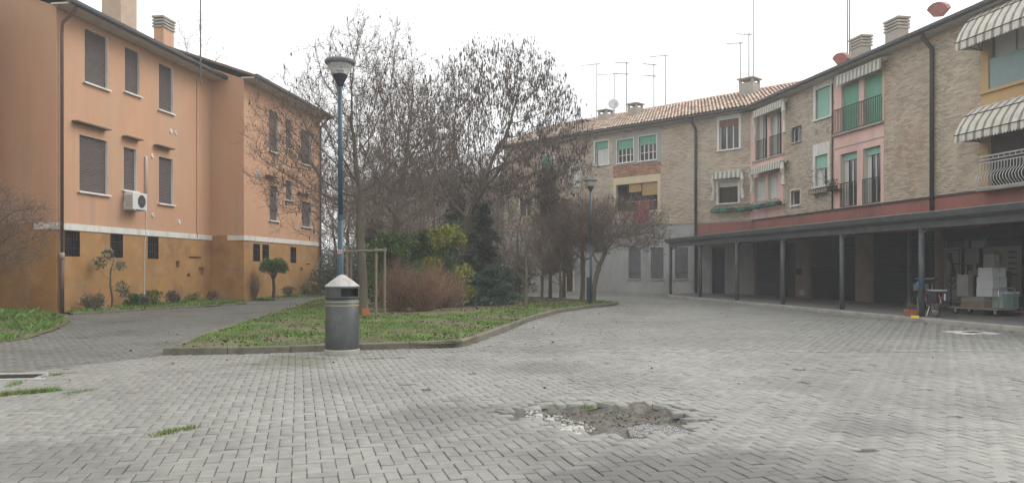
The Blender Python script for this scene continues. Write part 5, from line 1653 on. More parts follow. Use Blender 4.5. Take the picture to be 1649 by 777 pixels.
# spreading small trees at the tip of the bed, by the second lamp
for i, (px, y, dx, cw, lab) in enumerate(((955, 30.3, 1.0, 2.15, 'low spreading bare tree right behind the second lamp post'), (937, 31.6, -.1, 1.5, 'low bare tree just left of the second lamp post'))):
    bx, by = b3(px, y)
    bare_tree('bare_tree', lab, (bx, by), [(0, 0, 0.05), (.04, 0, .7), (.06 + dx * .1, 0, 1.25)], [((dx, 0, 3.0), (cw, 1.6, 1.35), 1, .3, -.8)], .10, 50 + i, natt=1500, twigs=5, twig_len=.36, leaves=4200, pods=300, step=.13, kill=.18, twig_r=.004)
bx, by = b3(845, 26.8)
bare_tree('bare_shrub', 'vase shaped bare shrub on the lawn near the kerb', (bx, by), [(0, 0, 0.05), (.02, 0, .35), (.03, 0, .6)], [((0.05, 0, 2.1), (1.05, .95, 1.25), 1, .3, -1)], .075, 61, natt=420, twigs=2, twig_len=.3, leaves=500, step=.11, kill=.17, tip=.0065, cat='shrub', group=None)
bx, by = b3(872, 31.5)
bare_tree('bare_shrub', 'taller brownish bare shrub behind the vase shaped one', (bx, by), [(0, 0, 0.05), (.02, 0, .4), (.03, 0, .9)], [((0.05, 0, 2.4), (1.15, 1, 1.6), 1, .3, -1)], .06, 62, natt=600, twigs=3, twig_len=.3, leaves=2600, step=.13, kill=.2, cat='shrub', group=None)
bx, by = b3(902, 30.6)
bare_tree('bare_shrub', 'tangled brown bare shrub between the cypress and the low trees', (bx, by), [(0, 0, 0.05), (.02, 0, .3), (.03, 0, .7)], [((0.0, 0, 2.2), (1.2, 1, 1.5), 1, .25, -1)], .06, 65, natt=650, twigs=4, twig_len=.32, leaves=1800, step=.13, kill=.2, cat='shrub', group=None)
# shrub reaching in from the left edge
bx, by = b3(-70, 18.0)
bare_tree('bare_shrub', 'bare arching shrub reaching in from the left edge of the lawn', (bx, by), [(0, 0, 0.0), (.05, 0, .5), (.15, 0, 1.0)], [((.55, 0.1, 2.3), (1.75, 1.4, 1.15), 1, .25, -.9)], .07, 63, natt=900, twigs=3, twig_len=.36, leaves=350, step=.12, kill=.17, cat='shrub', group=None, twig_up=.2)

def foliage(r, clumps, n, ln, wd, up=0.2, droop=0.0):
    """leaves spread through clumps (centre, radii, weight), denser towards the outside"""
    Cs, Ds = [], []
    w = np.array([c[2] for c in clumps]); w = w / w.sum()
    for (c, rad, _), k in zip(clumps, w):
        m = max(4, int(n * k))
        d = r.normal(0, 1, (m, 3)); d /= np.linalg.norm(d, axis=1)[:, None]
        rr = r.random(m) ** .45
        Cs.append(d * rr[:, None] * np.array(rad) + np.array(c)); Ds.append(d + r.normal(0, .5, (m, 3)) + np.array((0, 0, up - droop)))
    C, D = np.concatenate(Cs), np.concatenate(Ds)
    return leaf_arrays(r, C, D, ln * r.uniform(.6, 1.3, len(C)), wd * r.uniform(.6, 1.3, len(C)))

def leafy(name, label, base, h_, w_, m, n, seed, ln=.09, wd=.05, shape='round', cat='shrub', nclump=26, stem=True, z0=.15, group=None, bark='dark_bark'):
    r = np.random.default_rng(seed)
    t = thing(name, label, cat, (*base, .05), r.uniform(0, 6.28), group)
    cl = []
    st = MB()
    for i in range(nclump):
        a, q = r.uniform(0, 6.28), r.random()
        zz = z0 + (h_ - z0) * q
        if shape == 'cone': rad = w_ * (1 - q) ** .8 + .05
        elif shape == 'column': rad = w_ * (math.sin(math.pi * min(1, .12 + q * .9)) ** .5) * (1 - .5 * q)
        elif shape == 'flat': rad = w_ * math.sqrt(max(.05, 1 - q ** 2))
        else: rad = w_ * math.sqrt(max(.06, 1 - (2 * q - .85) ** 2 / 1.4))
        k = rad * r.uniform(.45, .95)
        c = np.array((math.cos(a) * k, math.sin(a) * k, zz))
        s = w_ * r.uniform(.22, .42) * (0.7 if shape in ('cone', 'column') else 1)
        cl.append((c, (s, s, s * r.uniform(.6, 1.0) * (1.5 if shape == 'column' else 1)), s * s))
        st.tube([(c[0] * .05, c[1] * .05, 0), (c[0] * .4, c[1] * .4, zz * .55), tuple(c)], [.022, .014, .005], 4, False)
    if shape in ('cone', 'column'): st.tube([(0, 0, 0), (0, 0, h_ * .9)], [.09 * w_ + .03, .01], 6, False)
    st.build('stems', bark, t)
    V, T = foliage(r, cl, n, ln, wd, up=.35)
    np_mesh('foliage', V, T, 3, m, t)
    return t
leafy('evergreen_shrub', 'broad green laurel shrub behind the red twig bushes', b3(645, 26.3), 2.5, 1.15, 'laurel', 9000, 71, .11, .05)
leafy('evergreen_shrub', 'green laurel shrub left of the yellow leaved one', b3(690, 27.5), 2.6, 1.0, 'laurel', 8000, 72, .11, .05)
leafy('evergreen_shrub', 'yellow green variegated shrub above the red twig bushes', b3(722, 26.6), 2.75, 0.85, 'yellow_leaf', 7000, 73, .10, .05)
leafy('evergreen_shrub', 'dark undergrowth shrub at the foot of the largest tree', b3(828, 33), 1.7, 1.1, 'dark_needle', 6000, 80, .10, .04)
for i, (px, y, h_, w_, lab) in enumerate(((560, 40, 2.2, 2.0, 'dark hedge shrub at the end of the side path behind the lamp'), (650, 43, 2.4, 2.2, 'dark hedge shrub far back in the middle of the bed'), (725, 44, 2.4, 2.2, 'dark hedge shrub far back right of the middle'), (520, 52, 2.6, 2.4, 'far hedge shrub closing the side path'), (790, 46, 2.5, 2.2, 'dark hedge shrub near the end of the far brick wing'), (600, 55, 3.0, 2.8, 'far hedge shrub left of the middle'), (690, 56, 3.0, 2.8, 'far hedge shrub behind the middle of the bed'), (760, 57, 3.0, 2.8, 'far hedge shrub right of the middle'))):
    leafy('hedge_shrub', lab, b3(px, y), h_, w_, 'dark_needle', 6000, 90 + i, .14, .06, 'flat', nclump=40)

def spray(name, label, base, h_, w_, m, seed, nb, per, ln, wd, shape='cone', elev=0.1, droop=.3, cat='tree', z0=.2, trunk=.09, group=None, bark='dark_bark'):
    """evergreen made of separate leafy sprays round a stem"""
    r = np.random.default_rng(seed)
    t = thing(name, label, cat, (*base, .05), 0, group)
    q = r.random(nb) ** (1.15 if shape == 'cone' else 1.0)
    if shape == 'cone': rad = w_ * (1 - q) ** .85 * (0.75 + .25 * np.sin(q * 23)) + .12
    elif shape == 'column': rad = w_ * np.sqrt(np.clip(np.sin(np.pi * (.10 + .88 * q)), 0, 1)) * (1 - .45 * q) + .08
    else: rad = w_ * np.sqrt(np.clip(1 - q ** 2, .05, 1))
    rad *= r.uniform(.6, 1.12, nb)
    a = r.uniform(0, 2 * np.pi, nb)
    el = elev + r.normal(0, .18, nb) + (0.9 * q if shape == 'flat' else 0.35 * q)
    O = np.stack([np.zeros(nb), np.zeros(nb), z0 + (h_ - z0) * q * (1 if shape != 'flat' else .75)], 1)
    D = np.stack([np.cos(a) * np.cos(el), np.sin(a) * np.cos(el), np.sin(el)], 1)
    tt = r.uniform(.2, 1, (nb, per))
    C = O[:, None] + D[:, None] * (rad[:, None] * tt)[:, :, None]
    C[:, :, 2] -= droop * rad[:, None] * tt ** 2
    side = np.stack([-np.sin(a), np.cos(a), np.zeros(nb)], 1)
    sg = r.choice([-1, 1], (nb, per))
    C += side[:, None] * (sg * r.random((nb, per)) * (.16 * rad[:, None]) * (1.15 - tt))[:, :, None] + r.normal(0, .025, C.shape)
    LD = D[:, None] * .8 + side[:, None] * (sg * .6)[:, :, None] + r.normal(0, .25, C.shape)
    C, LD = C.reshape(-1, 3), LD.reshape(-1, 3)
    V, T = leaf_arrays(r, C, LD, ln * r.uniform(.6, 1.3, len(C)), wd * r.uniform(.6, 1.3, len(C)))
    st = MB(); st.tube([(0, 0, 0), (0.02, 0, h_ * .5), (0, 0, h_ * .93)], [trunk, trunk * .6, .01], 7, False)
    for i in range(0, nb, 3):
        e = O[i] + D[i] * rad[i] * .8; e[2] -= droop * rad[i] * .64
        st.tube([tuple(O[i]), tuple((O[i] + e) / 2 + np.array((0, 0, .04))), tuple(e)], [.014, .009, .004], 3, False)
    st.build('trunk', bark, t)
    np_mesh('foliage', V, T, 3, m, t)
    return t
spray('conifer_shrub', 'low blue green fir shrub with whitish sprays beside the lawn', b3(796, 27.3), 1.55, 0.98, 'fir', 74, 130, 110, .12, .035, 'flat', .05, .25, 'shrub')
spray('conifer', 'dark evergreen tree behind the fir shrub', b3(778, 31.5), 3.9, 1.7, 'dark_needle', 75, 230, 100, .17, .045, 'cone', .1, .3)
spray('conifer', 'olive green cypress left of the second lamp post', b3(886, 34.5), 5.5, 1.5, 'cypress', 76, 330, 80, .17, .04, 'column', .9, .0, z0=.9)
spray('conifer', 'dark cypress with bare lower trunk beside the olive one', b3(908, 36.5), 4.4, .95, 'dark_needle', 77, 190, 80, .16, .04, 'column', .8, .0, z0=1.0)
spray('conifer', 'dark evergreen tree deep in the bed behind the staked tree', b3(605, 34), 3.6, 1.4, 'dark_needle', 78, 150, 80, .18, .045, 'cone')
spray('conifer', 'blue green conifer deep in the bed behind the largest trunk', b3(735, 38), 5.4, 1.9, 'fir', 79, 210, 90, .2, .05, 'cone')
# red twig bushes: hundreds of upright rods
def rod_bush(label, base, h_, spread, n, seed, m='red_twig', name='twig_bush', up=1.5, r0=.004, group='red twig bushes', sub=4):
    r = np.random.default_rng(seed)
    t = thing(name, label, 'shrub', (*base, .06), 0, group)
    a = r.uniform(0, 6.28, n); k = np.sqrt(r.random(n))
    O = np.stack([np.cos(a) * k * spread * .16, np.sin(a) * k * spread * .16, np.zeros(n)], 1)
    D = np.stack([np.cos(a) * k * spread, np.sin(a) * k * spread, h_ * .92 * np.sqrt(1 - .82 * k ** 2)], 1) + r.normal(0, .12, (n, 3))
    Ln = np.linalg.norm(D, axis=1) * r.uniform(.5, 1.08, n)
    V, T, mid, tip = twig_arrays(r, O, D, Ln, np.full(n, r0 * 1.8), .5)
    st = np_mesh('stems', V, T, 3, m, t)
    f = r.uniform(.35, .95, n * sub)[:, None]
    O2 = np.repeat(mid, sub, 0) * (1 - (f - .35)) + np.repeat(tip, sub, 0) * (f - .35)
    D2 = np.repeat(D, sub, 0) / np.repeat(np.linalg.norm(D, axis=1), sub)[:, None] + r.normal(0, .42, (n * sub, 3)) + np.array((0, 0, .25))
    V, T, m2, t2 = twig_arrays(r, O2, D2, r.uniform(.2, .5, n * sub) * h_ * .55, np.full(n * sub, r0), .5)
    V3, T3, _, _ = twig_arrays(r, m2, D2 + r.normal(0, .5, D2.shape), r.uniform(.1, .25, n * sub) * h_ * .5, np.full(n * sub, r0 * .8), .4)
    np_mesh('twigs', np.concatenate([V, V3]), np.concatenate([T, T3 + len(V)]), 3, m, st)
    return t
rod_bush('left red brown twig bush beside the stakes', b3(640, 23.4), 2.05, .8, 170, 101)
rod_bush('right red brown twig bush on the lawn', b3(682, 23.5), 2.0, .95, 200, 102)
rod_bush('third red brown twig bush set back behind the other two', b3(716, 25.0), 1.8, .85, 170, 103)

# plants along the left facade
leafy('topiary_tree', 'small clipped round evergreen on a bare stem before the second orange block', FA2.w(FA2.s(440, .8), .8), .01, .01, 'laurel', 8, 110, .02, .01, nclump=1, cat='tree')
t = [o for o in bpy.data.objects if o.name.startswith('topiary_tree')][0]
for c in list(t.children): bpy.data.objects.remove(c)
mb = MB(); mb.tube([(0, 0, 0), (.04, 0, .5), (.0, 0, .95), (-.1, 0, 1.35)], [.09, .07, .06, .03], 7, False)
for a in (0.3, 1.8, 3.4, 5.0): mb.tube([(0, 0, .85), (math.cos(a) * .22, math.sin(a) * .2, 1.25), (math.cos(a) * .42, math.sin(a) * .4, 1.5)], [.04, .025, .01], 5, False)
mb.build('trunk', 'dark_bark', t, True)
r = np.random.default_rng(5)
cl = [(np.array((r.uniform(-.42, .42), r.uniform(-.4, .4), 1.5 + r.uniform(-.16, .2))), (.24, .24, .2), 1) for _ in range(16)]
V, T = foliage(r, cl, 6000, .07, .04); np_mesh('foliage', V, T, 3, 'laurel', t)
bx, by = FA.w(FA.s(180, .7), .7)
bare_tree('sapling', 'leggy sapling with a few grey green leaves under the second cellar window', (bx, by), [(0, 0, 0.05), (.02, 0, .4), (-.05, 0, .9)], [((0, 0, 1.35), (.5, .4, .75), 1, .2, -1)], .035, 64, natt=60, twigs=1, twig_len=.15, step=.09, kill=.2, cat='sapling', group=None)
t = [o for o in bpy.data.objects if o.name.startswith('sapling')][0]
V, T = foliage(np.random.default_rng(3), [(np.array((.35, 0, .7)), (.2, .2, .25), 1), (np.array((-.4, 0, 1.6)), (.16, .16, .2), .6), (np.array((.3, 0, 1.5)), (.12, .12, .12), .4), (np.array((-.1, 0, 1.9)), (.15, .15, .15), .5)], 420, .12, .055)
np_mesh('foliage', V, T, 3, 'grey_leaf', t)
def tuft_row(items):
    for i, (px, d, h_, w_, m, lab) in enumerate(items):
        leafy('low_plant', lab, FA.w(FA.s(px, d), d), h_, w_, m, 900, 120 + i, .09, .035, 'flat', 'plant', 12, z0=.05, group='low plants along the orange wall')
tuft_row(((148, .6, .6, .38, 'cypress', 'dry brownish plant nearest the corner downpipe'), (212, .7, .42, .3, 'laurel', 'low green plant right of the sapling'), (225, .7, .4, .3, 'dark_needle', 'dark low plant below the hose'), (247, .65, .55, .34, 'laurel', 'rounded green plant right of the hose'),
          (278, .6, .42, .3, 'cypress', 'brownish low plant below the wall niches'), (318, .7, .32, .4, 'yellow_leaf', 'pale green spreading plant near the end of the strip'), (343, .7, .4, .26, 'red_twig', 'reddish low plant at the end of the strip')))
rod_bush('thin dry brush behind the nearest low plant', FA.w(FA.s(152, .7), .7), .75, .35, 70, 140, 'twig', 'dry_brush', group=None)
for i, (px, d, h_, lab) in enumerate(((465, .7, .5, 'dry low plant right of the clipped tree'), (492, .8, .55, 'dry low plant near the end of the second orange block'), (503, .8, .5, 'last low plant of the second orange block'))):
    leafy('low_plant', lab, FA2.w(FA2.s(px, d), d), h_, .35, 'cypress', 700, 150 + i, .09, .035, 'flat', 'plant', 12, z0=.05, group='low plants along the orange wall')
rod_bush('climbing dry stems against the corner of the second orange block', FA2.w(FA2.s(411, .15), .15), 1.4, .2, 40, 160, 'twig', 'dry_climber', group=None)

# ------------------------------------------------------------------ grass and litter
def sheet_z(name):
    from mathutils.bvhtree import BVHTree
    o = bpy.data.objects[name]
    dg = bpy.context.evaluated_depsgraph_get()
    return BVHTree.FromPolygons([tuple(v.co) for v in o.data.vertices], [tuple(p.vertices) for p in o.data.polygons])
def fbm(x, y, k=1.0):
    return (np.sin(x * 1.7 * k + 1.3 * np.sin(y * 1.1 * k)) + np.sin(y * 2.3 * k + 1.7 * np.sin(x * 0.9 * k + 2)) + .6 * np.sin(x * 4.1 * k + y * 3.3 * k)) / 2.6
def grass(poly, n, zbase, hmin, hmax, label, seed, where, bald=-.03, smooth_h=0.08):
    r = np.random.default_rng(seed)
    a = np.array(poly); lo, hi = a.min(0), a.max(0)
    Q = r.uniform(lo, hi, (n * 4, 2))
    Q = Q[in_poly(Q, poly)]
    Q = Q[where(Q)]
    q = fbm(Q[:, 0], Q[:, 1]) + r.normal(0, .35, len(Q))
    Q = Q[q > bald][:n]
    m = len(Q)
    dist = seg_dist(Q, poly)
    ok = dist > .10
    Q = Q[ok]; dist = dist[ok]; m = len(Q)
    z = zbase(Q, dist)
    hgt = r.uniform(hmin, hmax, m) * (1 + .45 * fbm(Q[:, 0], Q[:, 1], 2.2))
    an = r.uniform(0, 6.28, m); ln = r.normal(0, .6, (m, 2)) * hgt[:, None]
    w = r.uniform(.004, .009, m) * (1 + Q[:, 1] / 22)
    ux, uy = np.cos(an) * w, np.sin(an) * w
    V = np.stack([np.stack([Q[:, 0] - ux, Q[:, 1] - uy, z - .02], 1), np.stack([Q[:, 0] + ux, Q[:, 1] + uy, z - .02], 1),
                  np.stack([Q[:, 0] + ux * .7 + ln[:, 0] * .4, Q[:, 1] + uy * .7 + ln[:, 1] * .4, z + hgt * .6], 1), np.stack([Q[:, 0] + ln[:, 0], Q[:, 1] + ln[:, 1], z + hgt], 1)], 1).reshape(-1, 3)
    T = (np.array([(0, 1, 2), (0, 2, 3)])[None] + (np.arange(m) * 4)[:, None, None]).reshape(-1, 3)
    o = np_mesh('grass', V, T, 3, 'grass')
    return tag(o, label, 'grass', kind='stuff')
zbed = lambda Q, d: .075 + .06 * np.clip(d / 1.5, 0, 1)
grass(BED, 95000, zbed, .018, .05, 'short patchy grass in the front of the kerbed garden bed', 201, lambda Q: (Q[:, 1] < 21.5))
grass(BED, 30000, zbed, .02, .055, 'thin grass along the right kerb of the garden bed towards the second lamp', 202, lambda Q: (Q[:, 1] >= 21.5) & ((seg_dist(Q, [BED[8], BED[9], BED[10], BED[11], BED[12], BED[13], BED[14], BED[15], BED[14], BED[13], BED[12], BED[11], BED[10], BED[9]]) < 1.9) | (seg_dist(Q, [BED[-1], BED[-2], BED[-3], BED[-4], BED[-3], BED[-2]]) < 2.2)), bald=-.4)
grass(STRIP1, 7000, lambda Q, d: .05 + 0 * d, .05, .13, 'grass strip at the foot of the near orange block', 203, lambda Q: Q[:, 1] > 0, bald=-.5)
grass(STRIP2, 3500, lambda Q, d: .05 + 0 * d, .05, .12, 'grass strip at the foot of the second orange block', 204, lambda Q: Q[:, 1] > 0, bald=-.2)
grass(LAWN, 22000, lambda Q, d: .012 + .12 * np.clip(d / 1.5, 0, 1), .04, .16, 'rough grass patch at the left edge before the downpipe', 205, lambda Q: (Q[:, 0] > -16) , bald=-.1)
# tufts growing between the blocks
def tuft(label, pts, n, seed, hmax=.06):
    r = np.random.default_rng(seed)
    C = np.array(pts)[r.integers(0, len(pts), n)] + r.normal(0, .035, (n, 2))
    hgt = r.uniform(.02, hmax, n); an = r.uniform(0, 6.28, n); ln = r.normal(0, .7, (n, 2)) * hgt[:, None]; w = r.uniform(.004, .008, n)
    V = np.stack([np.stack([C[:, 0] - np.cos(an) * w, C[:, 1] - np.sin(an) * w, np.full(n, -.012)], 1), np.stack([C[:, 0] + np.cos(an) * w, C[:, 1] + np.sin(an) * w, np.full(n, -.012)], 1), np.stack([C[:, 0] + ln[:, 0], C[:, 1] + ln[:, 1], hgt], 1)], 1).reshape(-1, 3)
    o = np_mesh('grass_tuft', V, np.arange(3 * n).reshape(-1, 3), 3, 'grass'); tag(o, label, 'grass', kind='stuff')
def lin(p, q, n=14): return [G(p[0] + (q[0] - p[0]) * i / n, p[1] + (q[1] - p[1]) * i / n) for i in range(n + 1)]
tuft('weeds in the joints below the left gully', lin((0, 636), (90, 628)), 900, 301)
tuft('thin weeds right of the left gully', lin((12, 622), (32, 614)) + lin((82, 604), (98, 602)) + lin((105, 634), (152, 627)), 300, 302, .04)
tuft('small tuft of weeds between the paving blocks', lin((254, 700), (282, 692)), 210, 303, .035)
tuft('second smaller tuft right of the weeds between the blocks', lin((294, 692), (312, 687)), 110, 304, .035)
tuft('weeds on the far rim of the pavement hole', lin((940, 656), (958, 653)), 45, 305, .025)
tuft('moss and weeds along the foot of the garden kerb', lin((440, 573), (520, 577)) + lin((580, 578), (650, 576)), 500, 306, .02)

def litter(name, label, P, z, n, seed, m='litter', size=.05):
    r = np.random.default_rng(seed)
    C = np.column_stack([P, z + r.uniform(.002, .02, len(P))])
    D = r.normal(0, 1, (len(P), 3)); D[:, 2] *= .15
    V, T = leaf_arrays(r, C, D, r.uniform(.6, 1.4, len(P)) * size, r.uniform(.5, 1, len(P)) * size * .6)
    o = np_mesh(name, V, T, 3, m); return tag(o, label, 'leaves', kind='stuff')
r = np.random.default_rng(77)
Q = r.uniform((-8, 12.5), (4, 36), (9000, 2)); Q = Q[in_poly(Q, BED) & (seg_dist(Q, BED) > .12)]
keep = (fbm(Q[:, 0] + 5, Q[:, 1]) > .1) | (Q[:, 1] > 24); Q = Q[keep]
litter('leaf_litter', 'brown fallen leaves on the garden bed', Q, .075 + .06 * np.clip(seg_dist(Q, BED) / 1.5, 0, 1) + .015, 0, 401, size=.075)
Q = r.uniform((-9, 6), (9, 34), (700, 2)); ok = ~(in_poly(Q, BED) | in_poly(Q, ARC) | in_poly(Q, LAWN) | in_poly(Q, STRIP1)) & (np.abs(Q[:, 0]) < Q[:, 1] * .66)
kd = seg_dist(Q, BED); ok &= (r.random(len(Q)) < np.clip(1.2 - kd / 2.2, .07, 1)); Q = Q[ok]
litter('fallen_leaves', 'scattered brown leaves on the paving near the garden kerb', Q, .008, 0, 402, size=.06)

# ------------------------------------------------------------------ the hole in the paving
r = np.random.default_rng(55)
def in_px(poly_px, n):
    pl = [G(*p) for p in poly_px]; a = np.array(pl)
    Q = r.uniform(a.min(0), a.max(0), (n * 3, 2)); return Q[in_poly(Q, pl)][:n]
def rocks(Q, z, smin, smax, name, label, m):
    n = len(Q); s = r.uniform(smin, smax, n)
    base = np.array([(1, 0, 0), (-1, 0, 0), (0, 1, 0), (0, -1, 0), (0, 0, .8), (0, 0, -.8)])
    V = base[None] * s[:, None, None] * r.uniform(.55, 1.2, (n, 6, 1)) + np.column_stack([Q, z + s * .25])[:, None]
    T = (np.array([(0, 2, 4), (2, 1, 4), (1, 3, 4), (3, 0, 4), (2, 0, 5), (1, 2, 5), (3, 1, 5), (0, 3, 5)])[None] + (np.arange(n) * 6)[:, None, None]).reshape(-1, 3)
    o = np_mesh(name, V.reshape(-1, 3), T, 3, m); return tag(o, label, 'gravel', kind='stuff')
Q = in_px(((1010, 683), (1040, 678), (1085, 681), (1112, 690), (1108, 699), (1050, 700), (1016, 697)), 7000)
rocks(Q, -.045 + r.uniform(0, .02, len(Q)) , .004, .010, 'gravel_patch', 'pale gravel filling the right corner of the pavement hole', 'gravel')
Q = in_px(((850, 660), (880, 652), (1000, 651), (1080, 660), (1100, 675), (1000, 694), (930, 690), (880, 672)), 220)
rocks(Q, -.075 + r.uniform(0, .01, len(Q)), .006, .022, 'pit_rubble', 'loose dark rubble scattered in the pavement hole', 'pit_soil')
Q = in_px(((845, 658), (900, 668), (960, 686), (945, 699), (890, 688), (845, 670)), 240)
rocks(Q, -.012, .006, .02, 'white_crumbs', 'white crumbs of broken mortar at the left rim of the hole', 'white_rubble')
for i, (px, py, sz, lab) in enumerate(((925, 686, .085, 'largest white lump of broken mortar in the pavement hole'), (899, 682, .06, 'flat white mortar lump left of the largest'), (910, 690, .055, 'white mortar lump in front of the largest'), (884, 673, .05, 'white mortar lump at the upper left of the rubble'), (868, 666, .05, 'faint white mortar lump farthest left in the hole'), (930, 696, .045, 'nearest small white mortar lump by the rim'))):
    rr_ = random.Random(i); mb = MB()
    pr = [(sz * (1.1 + .35 * math.sin(a * 2.3 + i)) * math.cos(a), sz * .8 * (1 + .3 * math.cos(a * 3 + i)) * math.sin(a)) for a in np.linspace(0, 6.28, 10)[:-1]]
    n = len(pr)
    mb.add([(x, y, -.03) for x, y in pr] + [(x * .9, y * .9, .004 + .006 * math.sin(k * 2.1)) for k, (x, y) in enumerate(pr)] + [(x * (.5 + .15 * math.sin(k * 3.0 + i)), y * .5, .010 + .005 * math.sin(k * 1.7 + i)) for k, (x, y) in enumerate(pr)],
           [(k, (k + 1) % n, n + (k + 1) % n, n + k) for k in range(n)] + [(n + k, n + (k + 1) % n, 2 * n + (k + 1) % n, 2 * n + k) for k in range(n)] + [tuple(range(2 * n, 3 * n))])
    o = mb.build('mortar_lump', 'white_rubble', None, True); o.location = (*G(px, py), -.012); tag(o, lab, 'rubble', 'white mortar lumps in the hole')
# pale mortar seam across the plaza
mb = MB(); x = 1.3
while x < 9.4:
    l = random.uniform(.15, .6); w = random.uniform(.012, .04); y = 13.1 + .03 * math.sin(x * 2) + (0.12 if x > 6 else 0) * (x - 6) * .2
    if random.random() < .85: mb.add([(x, y - w, .011), (x + l * .5, y - w * 1.3, .011), (x + l, y - w * .6, .011), (x + l, y + w * .7, .011), (x + l * .4, y + w * 1.2, .011), (x, y + w * .6, .011)], [(0, 1, 2, 3, 4, 5)])
    x += l + random.uniform(0, .12)
o = mb.build('mortar_seam', 'mortar_line'); tag(o, kind='structure')
# gully grate at the left and manhole by the arcade
t = thing('drain_grate', 'iron drain grate in a broken white concrete frame at the left edge', 'drain', (*GULLY, 0), R(8))
mb = MB(); mb.box(-.34, .34, -.30, .30, -.05, -.01); mb.build('frame_bed', 'mortar_line', t)
mb = MB(); mb.box(-.34, .52, -.33, -.26, -.02, .012); mb.box(-.34, .30, .25, .30, -.02, .012); mb.build('concrete_rim', 'white_rubble', t)
for i in range(9):
    mb = MB(); mb.box(-.30, .28, -.24 + i * .052, -.215 + i * .052, -.012, .004); mb.build('grate_bar', 'iron', t)
t = thing('manhole', 'pale stone slab with a small iron cover near the arcade kerb', 'manhole', (*MANH, 0), R(10))
mb = MB(); mb.cbox(-.45, .45, -.42, .42, -.05, .004, .006); mb.build('slab', 'mortar_line', t)
mb = MB(); mb.box(-.1, .24, -.14, .16, .004, .010); mb.build('cover', 'iron', t)

# ------------------------------------------------------------------ litter bin
x, y = G(551, 569)
t = thing('litter_bin', 'grey round litter bin with white conical lid at the garden kerb', 'litter bin', (x, y, 0), 0)
mb = MB(); mb.lathe([(.285, 0), (.29, .01), (.29, .07), (.275, .085)], 36); mb.build('base_ring', 'concrete', t, False)
mb = MB(); mb.lathe([(.272, .08), (.276, .10), (.276, .895), (.262, .905)], 40, cap=False); mb.build('body', 'bin_grey', t, True)
for z in (.80, .86):
    mb = MB(); mb.lathe([(.2785, z), (.2785, z + .012)], 40, cap=False); mb.build('stripe', 'bin_yellow', t)
# hood with an opening towards the front right
mb = MB(); n = 40
A0, A1 = -1.42, -0.18
rings = [.925, .955, 1.085, 1.115]
angs = sorted(list(np.linspace(A0, A1, 11)) + list(np.linspace(A1, A0 + 2 * math.pi, 32))[1:-1])
angs = list(np.linspace(A0, A1, 11)) + list(np.linspace(A1, A0 + 2 * math.pi, 32))[1:-1]
m = len(angs)
vs = [(.278 * math.cos(a), .278 * math.sin(a), z) for z in rings for a in angs]
fs = []
for j in range(3):
    for k in range(m):
        if j == 1 and k < 10: continue
        fs.append((j * m + k, j * m + (k + 1) % m, (j + 1) * m + (k + 1) % m, (j + 1) * m + k))
mb.add(vs, fs)
hood = mb.build('hood', 'bin_grey', t, True)
mb = MB(); mb.lathe([(.20, .93), (.20, 1.11)], 20); mb.build('inner_liner', 'black', hood)
mb = MB(); mb.lathe([(.262, .89), (.262, .93)], 32, cap=True); mb.build('gap', 'black', hood)
mb = MB(); mb.lathe([(.284, 1.112), (.284, 1.125), (.155, 1.225), (.05, 1.30), (.02, 1.312), (.001, 1.312)], 40); mb.build('lid', 'bin_top', t, False)

# ------------------------------------------------------------------ street lamps
def lamp(x, y, top, label, low=False):
    t = thing('street_lamp', label, 'street lamp', (x, y, 0.05), 0, 'street lamps with funnel heads')
    s = top - .05
    hb = s - .46
    lean = -.0025
    mb = MB(); mb.tube([(0, 0, 0), (0, 0, 2.28)], .052, 14); mb.build('lower_pole', 'lamp_blue', t, True)
    mb = MB(); mb.tube([(0, 0, 2.25), (lean * hb, 0, hb + .02)], [.043, .040], 14); mb.build('upper_pole', 'lamp_blue', t, True)
    mb = MB(); mb.tube([(0, 0, 2.22), (0, 0, 2.30)], .058, 14); mb.tube([(0, 0, 3.32), (0, 0, 3.35)], .048, 14); mb.build('collar', 'lamp_blue', t)
    c = (lean * hb, 0, hb)
    mb = MB(); mb.lathe([(.045, -.02), (.05, .0), (.135, .165), (.137, .18)], 28, c); mb.build('funnel', 'lamp_dark', t, True)
    mb = MB(); mb.lathe([(.132, .18), (.245, .40), (.24, .40), (.128, .185)], 32, c, False); mb.build('glass_shade', 'lamp_glass', t, True)
    mb = MB(); mb.lathe([(.235, .36), (.262, .385), (.266, .415), (.25, .435), (.10, .455), (.001, .46)], 32, c); mb.build('lid', 'lamp_lid', t, False)
    mb = MB(); mb.lathe([(.05, .18), (.05, .24), (.075, .25), (.075, .265), (.04, .27)], 16, c); mb.tube([(c[0] - .055, 0, c[2] + .18), (c[0] - .055, 0, c[2] + .37)], .006, 5); mb.tube([(c[0] + .055, 0, c[2] + .18), (c[0] + .055, 0, c[2] + .37)], .006, 5); mb.build('lamp_holder', 'grey_metal', t)
    mb = MB(); mb.tube([(0, 0, -.05), (0, 0, .10)], .07, 14); mb.build('foot', 'lamp_dark', t)
    return t
x, y = b3(548.5, 13.5)
lp1 = lamp(x, y, AT(548, 95, 13.5)[2], 'nearer blue lamp post with funnel head, rising behind the litter bin')
mb = MB(); mb.quad((-.040, -.0545, 1.62), (.034, -.0545, 1.62), (.034, -.0545, 1.69), (-.040, -.0545, 1.69)); st = mb.build('sticker', 'sticker', lp1)
mb = MB()
for q in (((-.032, 1.63), (-.02, 1.63), (-.026, 1.68), (-.034, 1.68)), ((-.02, 1.645), (-.006, 1.645), (-.018, 1.68), (-.028, 1.68)), ((.0, 1.63), (.012, 1.63), (.006, 1.68), (-.006, 1.68)), ((.016, 1.63), (.028, 1.63), (.022, 1.68), (.012, 1.68))):
    mb.add([(a, -.0556, b) for a, b in q], [(0, 1, 2, 3)])
mb.build('sticker_print', 'sticker_red', st)
x, y = b3(951.5, 29.3)
